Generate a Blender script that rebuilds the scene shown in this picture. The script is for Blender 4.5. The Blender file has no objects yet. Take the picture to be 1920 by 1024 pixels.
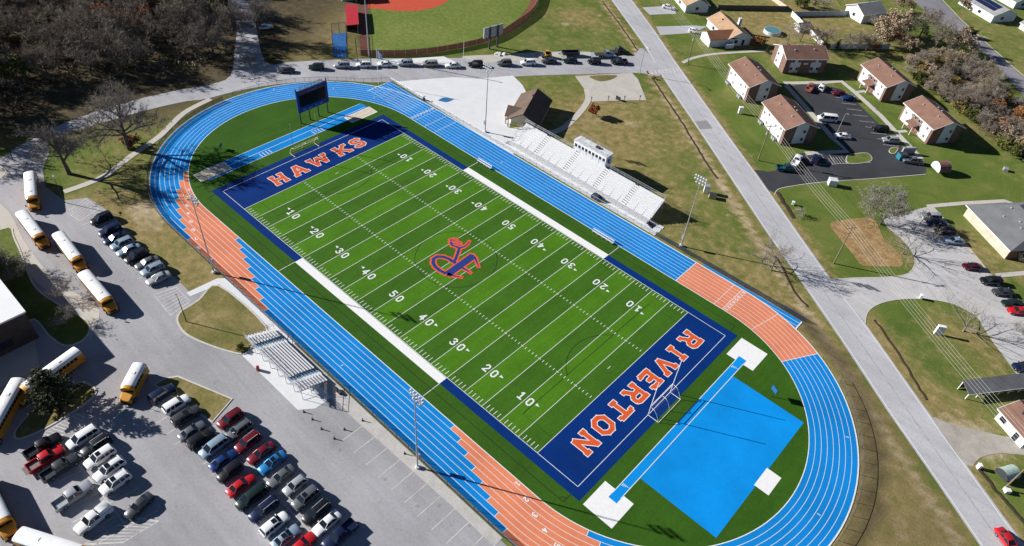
import bpy, bmesh, math, random
import numpy as np
from mathutils import Vector, Matrix
random.seed(7)
R_=math.radians
sc=bpy.context.scene
COL=sc.collection
# ---------------------------------------------------------------- camera model (solved from the marked field, metres)
CAM=np.array([83.29425992,-82.43386789,108.05620807])
RC=np.array([[0.73133679,0.67848726,0.06929315],[-0.50668075,0.47250024,0.72112283],[0.45653163,-0.56249316,0.68933324]])
FPX=1334.47956
def G(u,v,z=0.0):
    d=RC.T@np.array([(u-960)/FPX,(512-v)/FPX,-1.0]); t=(z-CAM[2])/d[2]; p=CAM+t*d
    return (float(p[0]),float(p[1]))
def PJ(x,y,z=0.0):
    d=RC@(np.array([x,y,z])-CAM); return 960+FPX*d[0]/-d[2],512-FPX*d[1]/-d[2]
def GP(pts,z=0.0): return [G(u,v,z) for u,v in pts]
def catmull(P,n=6,closed=True):
    out=[]; m=len(P)
    rng=range(m) if closed else range(m-1)
    for i in rng:
        if closed: p0,p1,p2,p3=P[(i-1)%m],P[i],P[(i+1)%m],P[(i+2)%m]
        else: p0,p1,p2,p3=P[max(i-1,0)],P[i],P[i+1],P[min(i+2,m-1)]
        for k in range(n):
            t=k/n
            out.append(tuple(.5*((2*p1[j])+(-p0[j]+p2[j])*t+(2*p0[j]-5*p1[j]+4*p2[j]-p3[j])*t*t+(-p0[j]+3*p1[j]-3*p2[j]+p3[j])*t**3) for j in range(len(p1))))
    if not closed: out.append(tuple(P[-1]))
    return out
# ---------------------------------------------------------------- materials
MATS={}
def newmat(name):
    m=bpy.data.materials.new(name); m.use_nodes=True; nt=m.node_tree
    MATS[name]=m
    return m,nt,nt.nodes['Principled BSDF']
def pos_node(nt): return nt.nodes.new('ShaderNodeNewGeometry').outputs['Position']
def noise(nt,vec,scale,detail=4,rough=.55,dist=0):
    n=nt.nodes.new('ShaderNodeTexNoise'); n.inputs['Scale'].default_value=scale; n.inputs['Detail'].default_value=detail
    n.inputs['Roughness'].default_value=rough; n.inputs['Distortion'].default_value=dist
    nt.links.new(vec,n.inputs['Vector']); return n.outputs['Fac']
def ramp(nt,fac,stops):
    r=nt.nodes.new('ShaderNodeValToRGB'); e=r.color_ramp.elements
    while len(e)<len(stops): e.new(.5)
    for i,(p,c) in enumerate(stops):
        e[i].position=p; e[i].color=(c,c,c,1) if isinstance(c,(int,float)) else (*c,1)
    nt.links.new(fac,r.inputs['Fac']); return r.outputs['Color']
def mix(nt,fac,a,b,mode='MIX'):
    n=nt.nodes.new('ShaderNodeMix'); n.data_type='RGBA'; n.blend_type=mode
    for i,v in ((0,fac),(6,a),(7,b)):
        s=n.inputs[i]
        if hasattr(v,'links'): nt.links.new(v,s)
        elif isinstance(v,(int,float)): s.default_value=v if i==0 else (v,v,v,1)
        else: s.default_value=(*v,1)
    return n.outputs[2]
def math_(nt,op,a,b=None,c=None):
    n=nt.nodes.new('ShaderNodeMath'); n.operation=op
    for i,v in enumerate((a,b,c)):
        if v is None: continue
        if hasattr(v,'links'): nt.links.new(v,n.inputs[i])
        else: n.inputs[i].default_value=v
    return n.outputs[0]
def M(name,c,rough=.7,var=.12,scale=1.5,spec=.3,metal=0,coat=0,fine=None):
    """plain surface with mottled procedural variation"""
    if name in MATS: return MATS[name]
    m,nt,b=newmat(name)
    b.inputs['Roughness'].default_value=rough; b.inputs['Specular IOR Level'].default_value=spec; b.inputs['Metallic'].default_value=metal
    if coat: b.inputs['Coat Weight'].default_value=coat; b.inputs['Coat Roughness'].default_value=.08
    if var:
        p=pos_node(nt); n1=noise(nt,p,scale,5,.6)
        f=n1
        if fine: f=math_(nt,'ADD',math_(nt,'MULTIPLY',n1,.5),math_(nt,'MULTIPLY',noise(nt,p,fine,3,.7),.5))
        k=ramp(nt,f,[(.3,1-var*1.6),(.7,1+var*.9)])
        nt.links.new(mix(nt,1,c,k,'MULTIPLY'),b.inputs['Base Color'])
    else: b.inputs['Base Color'].default_value=(*c,1)
    return m
def paint(name,c,metal=.15,rough=.32):
    if name in MATS: return MATS[name]
    m=M(name,c,rough,0,spec=.5,metal=metal,coat=.6); return m
def asphalt(name,c,stain=.25,big=.05,crack=True,streak=0.0):
    m,nt,b=newmat(name); p=pos_node(nt)
    b.inputs['Roughness'].default_value=.85; b.inputs['Specular IOR Level'].default_value=.25
    a=ramp(nt,noise(nt,p,big,6,.6),[(.3,1-stain),(.7,1+stain*.6)])
    f=ramp(nt,noise(nt,p,2.2,4,.7),[(.25,.86),(.75,1.12)])
    col=mix(nt,1,mix(nt,1,c,a,'MULTIPLY'),f,'MULTIPLY')
    if crack:
        v=nt.nodes.new('ShaderNodeTexVoronoi'); v.feature='DISTANCE_TO_EDGE'; v.inputs['Scale'].default_value=.11; nt.links.new(p,v.inputs['Vector'])
        k=ramp(nt,math_(nt,'ADD',v.outputs['Distance'],math_(nt,'MULTIPLY',noise(nt,p,.35,5),.09)),[(.006,.80),(.014,1.0)])
        col=mix(nt,.45,col,mix(nt,1,col,k,'MULTIPLY'))
        s=ramp(nt,noise(nt,p,.22,4,.6),[(.60,1.0),(.80,.74)])
        col=mix(nt,1,col,s,'MULTIPLY')
        v2=nt.nodes.new('ShaderNodeTexVoronoi'); v2.inputs['Scale'].default_value=.30; nt.links.new(p,v2.inputs['Vector'])
        sp=ramp(nt,math_(nt,'ADD',v2.outputs['Distance'],math_(nt,'MULTIPLY',noise(nt,p,1.3,3),.5)),[(.27,.66),(.38,1.0)])
        col=mix(nt,math_(nt,'MULTIPLY',ramp(nt,noise(nt,p,.06,2),[(.45,0.0),(.6,1.0)]),.8),col,mix(nt,1,col,sp,'MULTIPLY'))
        mp=nt.nodes.new('ShaderNodeMapping'); mp.inputs['Rotation'].default_value=(0,0,streak); mp.inputs['Scale'].default_value=(.035,.55,1); nt.links.new(p,mp.inputs[0])
        tk=ramp(nt,noise(nt,mp.outputs[0],1.0,4,.6),[(.3,.90),(.7,1.08)]); col=mix(nt,1,col,tk,'MULTIPLY')
    nt.links.new(col,b.inputs['Base Color']); return m
def grassmat(name,cs,scale=.09,fine=1.6,contrast=1.0,stripe=None):
    m,nt,b=newmat(name); p=pos_node(nt)
    b.inputs['Roughness'].default_value=.95; b.inputs['Specular IOR Level'].default_value=.1
    n=noise(nt,p,scale,6,.62,.6)
    c=ramp(nt,n,[(.28+i*.44/max(1,len(cs)-1),q) for i,q in enumerate(cs)])
    f=ramp(nt,noise(nt,p,fine,4,.75),[(.25,1-.32*contrast),(.75,1+.28*contrast)])
    nt.links.new(mix(nt,1,c,f,'MULTIPLY'),b.inputs['Base Color']); return m
# ---------------------------------------------------------------- mesh builder
class MB:
    def __init__(s): s.v=[]; s.f=[]; s.m=[]
    def add(s,vs,fs,mi=0):
        o=len(s.v); s.v+= [tuple(map(float,q)) for q in vs]
        for f in fs: s.f.append(tuple(o+i for i in f)); s.m.append(mi)
    def quad(s,a,b,c,d,mi=0): s.add([a,b,c,d],[(0,1,2,3)],mi)
    def box(s,x,y,z,sx,sy,sz,mi=0,az=0,top=1.0):
        """centre x,y ; z is the bottom"""
        c,n=math.cos(az),math.sin(az); vs=[]
        for zz,k in ((z,1),(z+sz,top)):
            for ax,ay in ((-1,-1),(1,-1),(1,1),(-1,1)):
                px,py=ax*sx/2*k,ay*sy/2*k; vs.append((x+px*c-py*n,y+px*n+py*c,zz))
        s.add(vs,[(3,2,1,0),(4,5,6,7),(0,1,5,4),(1,2,6,5),(2,3,7,6),(3,0,4,7)],mi)
    def beam(s,p,q,w,h,mi=0):
        """rectangular bar between two points"""
        p,q=Vector(p),Vector(q); d=(q-p).normalized(); up=Vector((0,0,1)) if abs(d.z)<.95 else Vector((1,0,0))
        a=d.cross(up).normalized()*w/2; b=a.cross(d).normalized()*h/2
        vs=[p-a-b,p+a-b,p+a+b,p-a+b,q-a-b,q+a-b,q+a+b,q-a+b]
        s.add(vs,[(0,1,2,3),(7,6,5,4),(1,0,4,5),(2,1,5,6),(3,2,6,7),(0,3,7,4)],mi)
    def tube(s,p,q,r0,r1,n=6,mi=0,cap=True):
        p,q=Vector(p),Vector(q); d=(q-p); 
        if d.length<1e-6: return
        d.normalize(); up=Vector((0,0,1)) if abs(d.z)<.9 else Vector((1,0,0))
        a=d.cross(up).normalized(); b=d.cross(a)
        vs=[]
        for c,r in ((p,r0),(q,r1)):
            for i in range(n):
                t=2*math.pi*i/n; vs.append(c+a*(r*math.cos(t))+b*(r*math.sin(t)))
        fs=[(i,(i+1)%n,n+(i+1)%n,n+i) for i in range(n)]
        if cap: fs+=[tuple(range(n))[::-1],tuple(range(n,2*n))]
        s.add(vs,fs,mi)
    def path(s,pts,r,n=5,mi=0):
        for a,b in zip(pts[:-1],pts[1:]): s.tube(a,b,r,r,n,mi)
    def poly(s,pts,z,mi=0): s.add([(x,y,z) for x,y in pts],[tuple(range(len(pts)))],mi)
    def prism(s,pts,z0,z1,mi=0):
        n=len(pts)
        a=sum(pts[i][0]*pts[(i+1)%n][1]-pts[(i+1)%n][0]*pts[i][1] for i in range(n))
        if a<0: pts=pts[::-1]
        s.add([(x,y,z0) for x,y in pts]+[(x,y,z1) for x,y in pts],[tuple(range(n))[::-1],tuple(range(n,2*n))]+[(i,(i+1)%n,n+(i+1)%n,n+i) for i in range(n)],mi)
    def loft(s,st,mi=0):
        """stations (x,w,z0,zs,zt,wt): rounded car-like sections"""
        rings=[]
        for x,w,z0,zs,zt,wt in st:
            zc=zs+(zt-zs)*.6; wc=wt+(w-wt)*.45
            half=[(w*.93,z0),(w,z0+.14*(zs-z0)+.03),(w,zs),(wc,zc),(wt,zt)]
            ring=[(x,-a,b) for a,b in half]+[(x,a,b) for a,b in half[::-1]]
            rings.append(ring)
        n=len(rings[0]); vs=[p for r in rings for p in r]; fs=[]
        for i in range(len(rings)-1):
            for j in range(n):
                a=i*n+j; b=i*n+(j+1)%n; fs.append((a,b,b+n,a+n))
        fs.append(tuple(range(n))[::-1]); fs.append(tuple(range((len(rings)-1)*n,len(rings)*n)))
        s.add(vs,fs,mi)
    def mesh(s,name,mats,smooth=None):
        me=bpy.data.meshes.new(name); me.from_pydata(s.v,[],s.f)
        for m in (mats if isinstance(mats,(list,tuple)) else [mats]): me.materials.append(m)
        me.polygons.foreach_set('material_index',s.m)
        bm=bmesh.new(); bm.from_mesh(me); bmesh.ops.recalc_face_normals(bm,faces=bm.faces); bm.to_mesh(me); bm.free()
        if smooth is not None:
            me.polygons.foreach_set('use_smooth',[True]*len(me.polygons)); me.set_sharp_from_angle(angle=R_(smooth))
        me.update(); return me
    def build(s,name,mats,parent=None,smooth=None):
        o=bpy.data.objects.new(name,s.mesh(name,mats,smooth)); COL.objects.link(o)
        if parent: o.parent=parent
        return o
def tag(o,label=None,cat=None,group=None,kind=None):
    if label: o['label']=label
    if cat: o['category']=cat
    if group: o['group']=group
    if kind: o['kind']=kind
    return o
def empty(name,loc=(0,0,0),az=0,label=None,cat=None,group=None):
    o=bpy.data.objects.new(name,None); COL.objects.link(o); o.location=loc; o.rotation_euler=(0,0,az); o.empty_display_size=.5
    return tag(o,label,cat,group)
KIDS={}
def copy_tree(o,parent=None):
    c=o.copy(); COL.objects.link(c); c.parent=parent
    for ch in list(o.children): copy_tree(ch,c)
    return c
LEVEL=[0]
def sheet(name,pts,mat,z,struct=True):
    """flat ground sheet, at its own height"""
    b=MB(); n=len(pts); a=sum(pts[i][0]*pts[(i+1)%n][1]-pts[(i+1)%n][0]*pts[i][1] for i in range(n))
    b.poly(pts if a>0 else pts[::-1],z)
    me=bpy.data.meshes.new(name); me.from_pydata(b.v,[],b.f); me.materials.append(mat)
    o=bpy.data.objects.new(name,me); COL.objects.link(o)
    if struct: o['kind']='structure'; o['label']=name.replace('_',' ')
    return o
def strip_poly(L,w):
    """polyline centre -> left/right offset polygon"""
    n=len(L); A=[];B=[]
    for i in range(n):
        p=Vector(L[max(i-1,0)]); q=Vector(L[min(i+1,n-1)]); d=(q-p).normalized(); nn=Vector((-d.y,d.x))*w/2
        A.append(tuple(Vector(L[i])+nn)); B.append(tuple(Vector(L[i])-nn))
    return A,B
def strip_mb(b,L,w,z,mi=0):
    A,B=strip_poly(L,w)
    for i in range(len(L)-1): b.add([(*B[i],z),(*B[i+1],z),(*A[i+1],z),(*A[i],z)],[(0,1,2,3)],mi)
def strips(name,lines,w,z,mat):
    b=MB()
    for k,L in enumerate(lines): strip_mb(b,L,w,z+(k%7)*.0006)
    me=bpy.data.meshes.new(name); me.from_pydata(b.v,[],b.f); me.materials.append(mat)
    o=bpy.data.objects.new(name,me); COL.objects.link(o); o['kind']='structure'; o['label']=name.replace('_',' '); return o
SKY_S,SUN_E,EXPO=0.05,5.0,0.75
# ================================================================ GROUND
def ground_mat():
    m,nt,b=newmat('ground_grass'); p=pos_node(nt)
    b.inputs['Roughness'].default_value=.95; b.inputs['Specular IOR Level'].default_value=.08
    at=nt.nodes.new('ShaderNodeAttribute'); at.attribute_name='cover'
    sep=nt.nodes.new('ShaderNodeSeparateColor'); nt.links.new(at.outputs['Color'],sep.inputs[0])
    nb=noise(nt,p,.07,7,.65,.8); nm=noise(nt,p,.45,5,.65); nf=noise(nt,p,2.6,3,.75)
    green=ramp(nt,nb,[(.3,(.075,.118,.022)),(.5,(.115,.155,.032)),(.7,(.175,.180,.055))])
    dry=ramp(nt,nm,[(.3,(.165,.142,.050)),(.5,(.245,.195,.080)),(.7,(.34,.26,.125))])
    dirt=ramp(nt,nm,[(.3,(.34,.27,.17)),(.7,(.54,.45,.31))])
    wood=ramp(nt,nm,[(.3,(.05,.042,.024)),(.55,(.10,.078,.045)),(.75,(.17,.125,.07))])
    def fac(ch,w): 
        s=math_(nt,'ADD',sep.outputs[ch],math_(nt,'MULTIPLY',math_(nt,'SUBTRACT',math_(nt,'ADD',math_(nt,'MULTIPLY',nb,.45),math_(nt,'MULTIPLY',nm,.55)),.5),w))
        return ramp(nt,s,[(.28,0.0),(.72,1.0)])
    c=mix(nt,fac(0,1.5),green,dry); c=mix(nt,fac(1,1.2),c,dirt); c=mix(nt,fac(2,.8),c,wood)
    f=ramp(nt,nf,[(.25,.7),(.75,1.3)])
    nt.links.new(mix(nt,1,c,f,'MULTIPLY'),b.inputs['Base Color']); return m
def ground():
    xs=np.concatenate([[-3000,-1500,-800,-500,-380],np.arange(-300,180.1,2.0),[230,320,600,1500,3000]])
    ys=np.concatenate([[-3000,-1500,-800,-400,-260],np.arange(-180,330.1,2.0),[380,480,800,1500,3000]])
    X,Y=np.meshgrid(xs,ys,indexing='ij'); nx,ny=X.shape
    V=np.stack([X.ravel(),Y.ravel(),np.zeros(X.size)],1)
    i=np.arange(nx-1)[:,None]*ny+np.arange(ny-1)[None,:]; i=i.ravel()
    F=np.stack([i,i+ny,i+ny+1,i+1],1)
    me=bpy.data.meshes.new('ground'); me.from_pydata(V.tolist(),[],F.tolist())
    cov=np.zeros((X.size,4),np.float32); cov[:,3]=1; cov[:,0]=.32
    # real patches of dry grass, bare soil and leaf litter: (pixel centre, radius m, value)
    def blob(ch,u,v,r,val,z=1.0):
        c=G(u,v); d=np.hypot(V[:,0]-c[0],V[:,1]-c[1]); k=np.clip(1.4-d/r,0,1); cov[:,ch]=cov[:,ch]*(1-k)+val*k
    for a in [(1150,250,22,.62),(1110,215,12,.8),(1180,330,14,.62),(1200,250,13,.75),(1330,400,14,.7),(1400,470,16,.62),(1300,330,14,.6),(1150,60,26,.38),(1090,35,10,.62),(1030,165,8,.45),(1100,120,10,.55),
              (1290,310,12,.52),(1420,560,12,.7),(1230,200,12,.55),(560,40,26,.8),(580,90,12,.7),(520,100,10,.7),(300,230,14,.5),(200,300,14,.45),(230,400,14,.62),(330,470,10,.5),(265,420,8,.9),(270,390,6,.9),
              (1500,380,24,.12),(1700,330,30,.14),(1650,380,20,.1),(1640,270,20,.12),(1420,240,16,.12),(1360,180,16,.2),(1330,70,14,.18),(1240,35,10,.2),(1700,600,16,.22),(1680,640,10,.15),(1830,690,14,.55),(1800,640,8,.6),(1770,720,12,.3),
              (1850,560,6,.5),(1850,480,9,.65),(1840,240,9,.55),(1500,40,30,.66),(1430,60,14,.75),(1390,75,6,.7),(1620,70,12,.6),(1850,60,18,.45),(1900,110,16,.4),(1690,130,20,.5),(1560,110,14,.4),
              (1700,850,22,.62),(1720,950,22,.66),(1640,760,14,.7),(1770,1010,16,.75),(1610,640,9,.9),(1570,600,8,.9),(1650,1000,12,.8),(1480,470,9,.5),(1850,890,8,.3),(1900,980,12,.2),(60,280,14,.25),(20,440,12,.3),
              (430,570,18,.85),(390,730,12,.7),(1760,470,12,.55)]: blob(0,*a)
    for a in [(270,392,4.5,.62),(285,420,4,.5),(1060,45,2.5,.45),(1125,30,2,.5),(1690,990,4,.34),(1600,660,5,.5),(1545,600,3,.55),(1110,225,5,.35),(1190,235,4,.38),(1575,100,3,.4),(1840,70,4,.5),(1850,830,6,.5),(1780,800,4,.5),(1360,400,2,.4),(600,60,6,.45),(1850,720,3,.5),(1680,690,2,.3)]: blob(1,*a)
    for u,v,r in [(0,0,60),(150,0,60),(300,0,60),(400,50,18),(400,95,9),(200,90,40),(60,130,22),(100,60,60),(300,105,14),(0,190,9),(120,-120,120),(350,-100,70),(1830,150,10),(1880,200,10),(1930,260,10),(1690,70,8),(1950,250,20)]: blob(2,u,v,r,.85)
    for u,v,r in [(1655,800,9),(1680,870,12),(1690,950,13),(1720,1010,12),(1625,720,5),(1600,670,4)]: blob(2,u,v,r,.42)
    # dry verge and ditch line along the main road
    L=GP([(1118,-40),(1146,0),(1205,82),(1242,145),(1317,255),(1437,436),(1494,517),(1580,643),(1662,768),(1750,895),(1837,1023),(1900,1110)])
    Rr=GP([(1150,-40),(1185,0),(1228,58),(1270,120),(1367,256),(1420,328),(1485,420),(1550,512),(1630,617),(1737,768),(1825,890),(1922,1023),(2000,1120)])
    def dist(P):
        D=np.full(len(V),1e9)
        for a,b in zip(P[:-1],P[1:]):
            a=np.array(a);d=np.array(b)-a; t=np.clip(((V[:,:2]-a)@d)/(d@d),0,1); D=np.minimum(D,np.hypot(*(V[:,:2]-a-t[:,None]*d).T))
        return D
    d=dist(L); k=np.clip(1.5-np.abs(d-3.4)/1.6,0,1); cov[:,0]=np.maximum(cov[:,0],.92*k); cov[:,1]=np.maximum(cov[:,1],.60*k); k=np.clip(1.5-d/1.9,0,1); cov[:,0]=cov[:,0]*(1-k)+.5*k; cov[:,1]*=1-k*.9
    d=dist(Rr); k=np.clip(1.4-d/2.2,0,1); cov[:,0]=np.maximum(cov[:,0],.8*k)
    rr=np.hypot(V[:,0]-51.4,V[:,1]); k=np.clip(1.3-np.abs(rr-42.6)/3.0,0,1)*(V[:,0]>58)*(V[:,1]<44); cov[:,2]=np.maximum(cov[:,2],.66*k); cov[:,0]=np.maximum(cov[:,0],.9*k)
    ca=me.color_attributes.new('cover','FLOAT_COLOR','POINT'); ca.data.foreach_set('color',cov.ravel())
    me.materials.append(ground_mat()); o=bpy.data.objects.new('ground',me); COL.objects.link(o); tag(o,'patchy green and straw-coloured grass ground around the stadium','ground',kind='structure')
    return L,Rr
ROADL,ROADR=ground()
asphalt('road_asphalt',(.455,.455,.48),.14,.06,True,R_(37)); asphalt('lot_asphalt',(.36,.355,.375),.22,.04,True,R_(70)); asphalt('side_asphalt',(.40,.40,.425),.22,.05,True,R_(-55))
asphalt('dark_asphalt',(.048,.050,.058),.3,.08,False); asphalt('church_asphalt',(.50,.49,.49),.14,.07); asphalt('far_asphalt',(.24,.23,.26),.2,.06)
asphalt('gravel',(.40,.37,.33),.25,.3,False)
M('concrete',(.68,.69,.71),.85,.07,.35,.2,fine=3); M('walk_concrete',(.52,.49,.44),.85,.1,.4,.2,fine=3); M('kerb',(.55,.53,.49),.85,.08,.8); M('old_concrete',(.50,.47,.42),.85,.16,.25,fine=2)
M('white_paint',(.80,.80,.80),.7,.05,2); M('line_white',(.74,.75,.76),.75,.08,2); M('faded_line',(.60,.58,.55),.8,.2,.6)
M('clay',(.52,.075,.035),.9,.1,.4,fine=2); M('track_clay',(.20,.075,.05),.9,.15,.5,fine=2)
M('bank_shade',(.05,.036,.022),.95,.3,.6,fine=2)  # dark brown painted for the shade of the ditch banks
def kerbed(name,pts,mat,inset=.35,h=.12):
    """raised island: concrete kerb ring with planted top inside"""
    c=Vector((sum(p[0] for p in pts)/len(pts),sum(p[1] for p in pts)/len(pts)))
    b=MB(); b.prism(pts,0,h); o=b.build(name+'_kerb',MATS['kerb']); o['kind']='structure'; o['label']='concrete kerb of a '+name.replace('_',' ')
    n=len(pts); a=sum(pts[i][0]*pts[(i+1)%n][1]-pts[(i+1)%n][0]*pts[i][1] for i in range(n)); sg=1 if a>0 else -1
    ins=[]
    for i in range(n):
        p,q,r=Vector(pts[i-1]),Vector(pts[i]),Vector(pts[(i+1)%n]); d=((q-p).normalized()+(r-q).normalized()); d=d.normalized() if d.length>1e-6 else (r-q).normalized()
        ins.append(tuple(q+Vector((-d.y,d.x))*sg*inset))
    sheet(name,ins,mat,h+.012)
# main road
sheet('road',ROADL+ROADR[::-1],MATS['road_asphalt'],.020)
def inset_line(L,off): 
    out=[]
    for i in range(len(L)):
        p=Vector(L[max(i-1,0)]);q=Vector(L[min(i+1,len(L)-1)]);d=(q-p).normalized(); out.append(tuple(Vector(L[i])+Vector((-d.y,d.x))*off))
    return out
strips('road_seam',[catmull([((a[0]+c[0])/2,(a[1]+c[1])/2) for a,c in zip(inset_line(ROADL,0),inset_line(ROADR,0))],4,False)],.14,.0255,M('seam_grey',(.36,.355,.36),.85,.3,.7))
W=Vector(ROADR[4])-Vector(ROADL[4]); 
sgn=1 if Vector((-(Vector(ROADL[5])-Vector(ROADL[4])).y,(Vector(ROADL[5])-Vector(ROADL[4])).x)).dot(W)>0 else -1
strips('road_edge_lines',[catmull(inset_line(ROADL,sgn*.45),4,False),catmull(inset_line(ROADR,-sgn*.45),4,False)],.16,.026,MATS['line_white'])
side=catmull(GP([(1240,140),(1205,90),(1182,104),(1100,97),(1000,98),(945,103),(880,106),(860,109),(700,110),(610,113),(540,117),(505,120),(489,95),(480,50),(470,18),(450,-20),(425,-20),(443,40),(440,92),(432,142),(395,158),(330,170),(260,186),(200,203),(150,220),(100,240),(60,262),(20,285),(45,300),(85,275),(100,262),(150,243),(220,222),(290,203),(350,190),(385,186),(440,172),(520,158),(620,151),(700,155),(760,151),(850,146),(900,148),(1000,142),(1100,139),(1200,137)]),3)
sheet('driveway',side,MATS['side_asphalt'],.032)
sheet('parking_apron',GP([(700,118),(720,113),(832,106),(858,118)]),MATS['concrete'],.040); sheet('parking_apron',GP([(893,119),(865,107),(872,105),(1000,99),(1105,98),(1110,105)]),MATS['old_concrete'],.040)
sheet('concrete_plaza',GP([(738,153),(850,145),(895,148),(962,142),(980,160),(986,172),(965,200),(955,240),(1000,238),(1020,250),(960,290),(905,256)]),MATS['concrete'],.044)
sheet('bleacher_pad',[(-28.3,40.1),(26.2,40.1),(26.2,44.5),(-28.3,44.5)],MATS['concrete'],.052)
sheet('concrete_lot',GP([(1078,143),(1185,137),(1196,148),(1212,188),(1160,189),(1106,191),(1099,172)]),MATS['old_concrete'],.046)
sheet('grass_patch',catmull(GP([(1106,143),(1155,141),(1150,148),(1130,153),(1116,150)]),3),grassmat('dry_lawn',[(.13,.115,.045),(.2,.16,.07),(.27,.2,.1)]),.054)
strips('footpath',[catmull(GP([(1100,168),(1103,185),(1092,205),(1062,236),(1035,248),(990,250)]),5,False)],1.9,.058,MATS['walk_concrete'])
strips('footpath',[catmull(GP([(395,186),(345,212),(300,255),(250,290),(190,333),(120,360)]),5,False)],1.7,.060,MATS['walk_concrete'])
strips('footpath',[catmull(GP([(1280,118),(1300,109),(1345,101),(1445,95)]),5,False)],1.3,.060,MATS['walk_concrete'])
# crosswalk on the main road, and the pale patch
a,c_=G(1213,133),G(1268,128)
cw=[]
for i in range(9):
    t=i/8; p=(a[0]+(c_[0]-a[0])*t,a[1]+(c_[1]-a[1])*t); q=(p[0]+1.9,p[1]-1.6); cw.append([p,q])
strips('crosswalk_marking',cw,.45,.032,MATS['faded_line'])
sheet('road_patch',GP([(1303,228),(1325,226),(1336,241),(1312,243)]),asphalt('patch_asphalt',(.27,.265,.28),.1,.2,False),.030)
# roadside ditch banks, their shade painted as dark brown strips
def ditch(px,w):  # lays a dark strip of painted bank shade
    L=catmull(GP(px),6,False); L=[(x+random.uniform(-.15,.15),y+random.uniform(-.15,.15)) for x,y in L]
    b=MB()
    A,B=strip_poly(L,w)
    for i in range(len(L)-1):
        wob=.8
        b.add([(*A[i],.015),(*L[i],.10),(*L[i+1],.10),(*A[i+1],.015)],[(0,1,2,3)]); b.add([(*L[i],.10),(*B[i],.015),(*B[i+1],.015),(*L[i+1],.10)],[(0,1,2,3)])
    o=b.build('bank_shade_strip',MATS['bank_shade']); o['kind']='structure'; o['label']='dark strip of painted bank shade beside the road'
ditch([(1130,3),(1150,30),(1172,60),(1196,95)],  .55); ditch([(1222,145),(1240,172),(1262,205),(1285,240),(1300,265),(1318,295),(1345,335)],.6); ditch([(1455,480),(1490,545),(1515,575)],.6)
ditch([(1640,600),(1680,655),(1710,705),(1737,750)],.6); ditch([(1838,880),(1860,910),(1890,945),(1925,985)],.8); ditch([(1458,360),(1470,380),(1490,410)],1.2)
# west parking lot
sheet('parking_lot',GP([(-120,330),(-30,310),(30,283),(85,268),(93,285),(80,318),(85,350),(120,376),(165,371),(212,402),(262,462),(330,522),(358,550),(405,526),(640,738),(790,880),(980,1050),(1050,1120),(400,1400),(-500,1300),(-400,600)]),MATS['lot_asphalt'],.024)
sheet('walkway',GP([(350,549),(408,522),(422,522),(560,640),(545,648),(411,533),(357,556)]),MATS['concrete'],.050)
sheet('walkway',[(-14,-42.6),(14,-42.6),(52,-41.5),(52,-39.9),(-14,-39.9)],M('pale_gravel',(.50,.48,.46),.9,.16,.6,fine=3),.034)
sheet('bleacher_pad',[(-11.5,-48.6),(9.6,-48.4),(11.5,-46),(11.5,-42.5),(-11.5,-42.5)],MATS['concrete'],.040)
lawn=grassmat('island_lawn',[(.105,.125,.032),(.20,.17,.062),(.33,.26,.13)],.16); grn=grassmat('green_lawn',[(.075,.118,.022),(.12,.155,.035),(.19,.18,.06)],.14)
kerbed('grass_island',catmull(GP([(331,603),(337,585),(352,575),(372,562),(411,535),(500,612),(480,640),(462,664),(430,661),(385,646),(347,627)]),4),lawn)
kerbed('grass_island',GP([(288,722),(312,708),(335,705),(437,748),(398,793),(370,775)]),lawn)
kerbed('grass_island',catmull(GP([(172,722),(182,735),(165,755),(120,785),(72,812),(34,825),(26,812),(48,782),(85,750),(120,728),(150,716)]),4),lawn)
kerbed('school_lawn',catmull(GP([(-200,540),(0,430),(30,450),(62,528),(95,560),(140,585),(165,602),(170,620),(155,640),(122,650),(92,632),(62,600),(30,625),(-150,700)]),4),grn)
strips('sidewalk',[catmull(GP([(-60,360),(0,398),(30,455),(70,510),(105,540)]),5,False)],2.9,.045,MATS['walk_concrete'])
sheet('sidewalk',catmull(GP([(118,548),(130,545),(180,572),(186,595),(176,620),(168,640),(166,618),(160,598),(140,575)]),4),MATS['walk_concrete'],.047)
sheet('concrete_pad',GP([(0,312),(22,308),(4,335),(-40,360),(-60,330)]),MATS['old_concrete'],.047)
sheet('sidewalk',[(-37.5,-130),(-30.5,-130),(-30.5,-76),(-37.5,-74)],MATS['walk_concrete'],.049)
# parking lines
PL=[]
def seg(a,b): PL.append([a,b])
for i in range(12): seg((20.2+3.27*i,-41.7),(20.2+3.27*i,-46.9))
seg((20.2,-41.7),(58,-41.7))
c0=G(402,798); c1=G(577,993); seg(c0,(c1[0]+12,c1[1])); 
for i in range(17): seg((c0[0]+2.75*i,c0[1]-5.3),(c0[0]+2.75*i,c0[1]+(4.6 if i>0 else 0)))
c0=G(125,843); c1=G(240,990); seg(c0,c1)
for i in range(8):
    t=i/7; x=c0[0]+(c1[0]-c0[0])*t; y=c0[1]+(c1[1]-c0[1])*t; seg((x-1.0,y-5.4),(x+.5,y+4.6))
for i in range(8):
    p=G(305+20*i,790+17*i); 
for (u,v) in [(205,440),(193,432),(218,455),(232,470),(243,483),(262,500),(276,520),(170,420)]:
    p=G(u-18,v+3); seg(p,(p[0]+.3,p[1]+4.5))
for u,v in [(295,750),(305,772),(322,794),(340,812)]:
    p=G(u-12,v+22); seg(p,(p[0],p[1]+4.8))
def hatch(px,n):
    A=[Vector(q) for q in GP(px)]
    for i in range(n+1):
        t=(i+.3)/(n+.6); seg(tuple(A[0].lerp(A[1],t)),tuple(A[3].lerp(A[2],t)))
    for k in range(4): seg(tuple(A[k]),tuple(A[(k+1)%4]))
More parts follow.
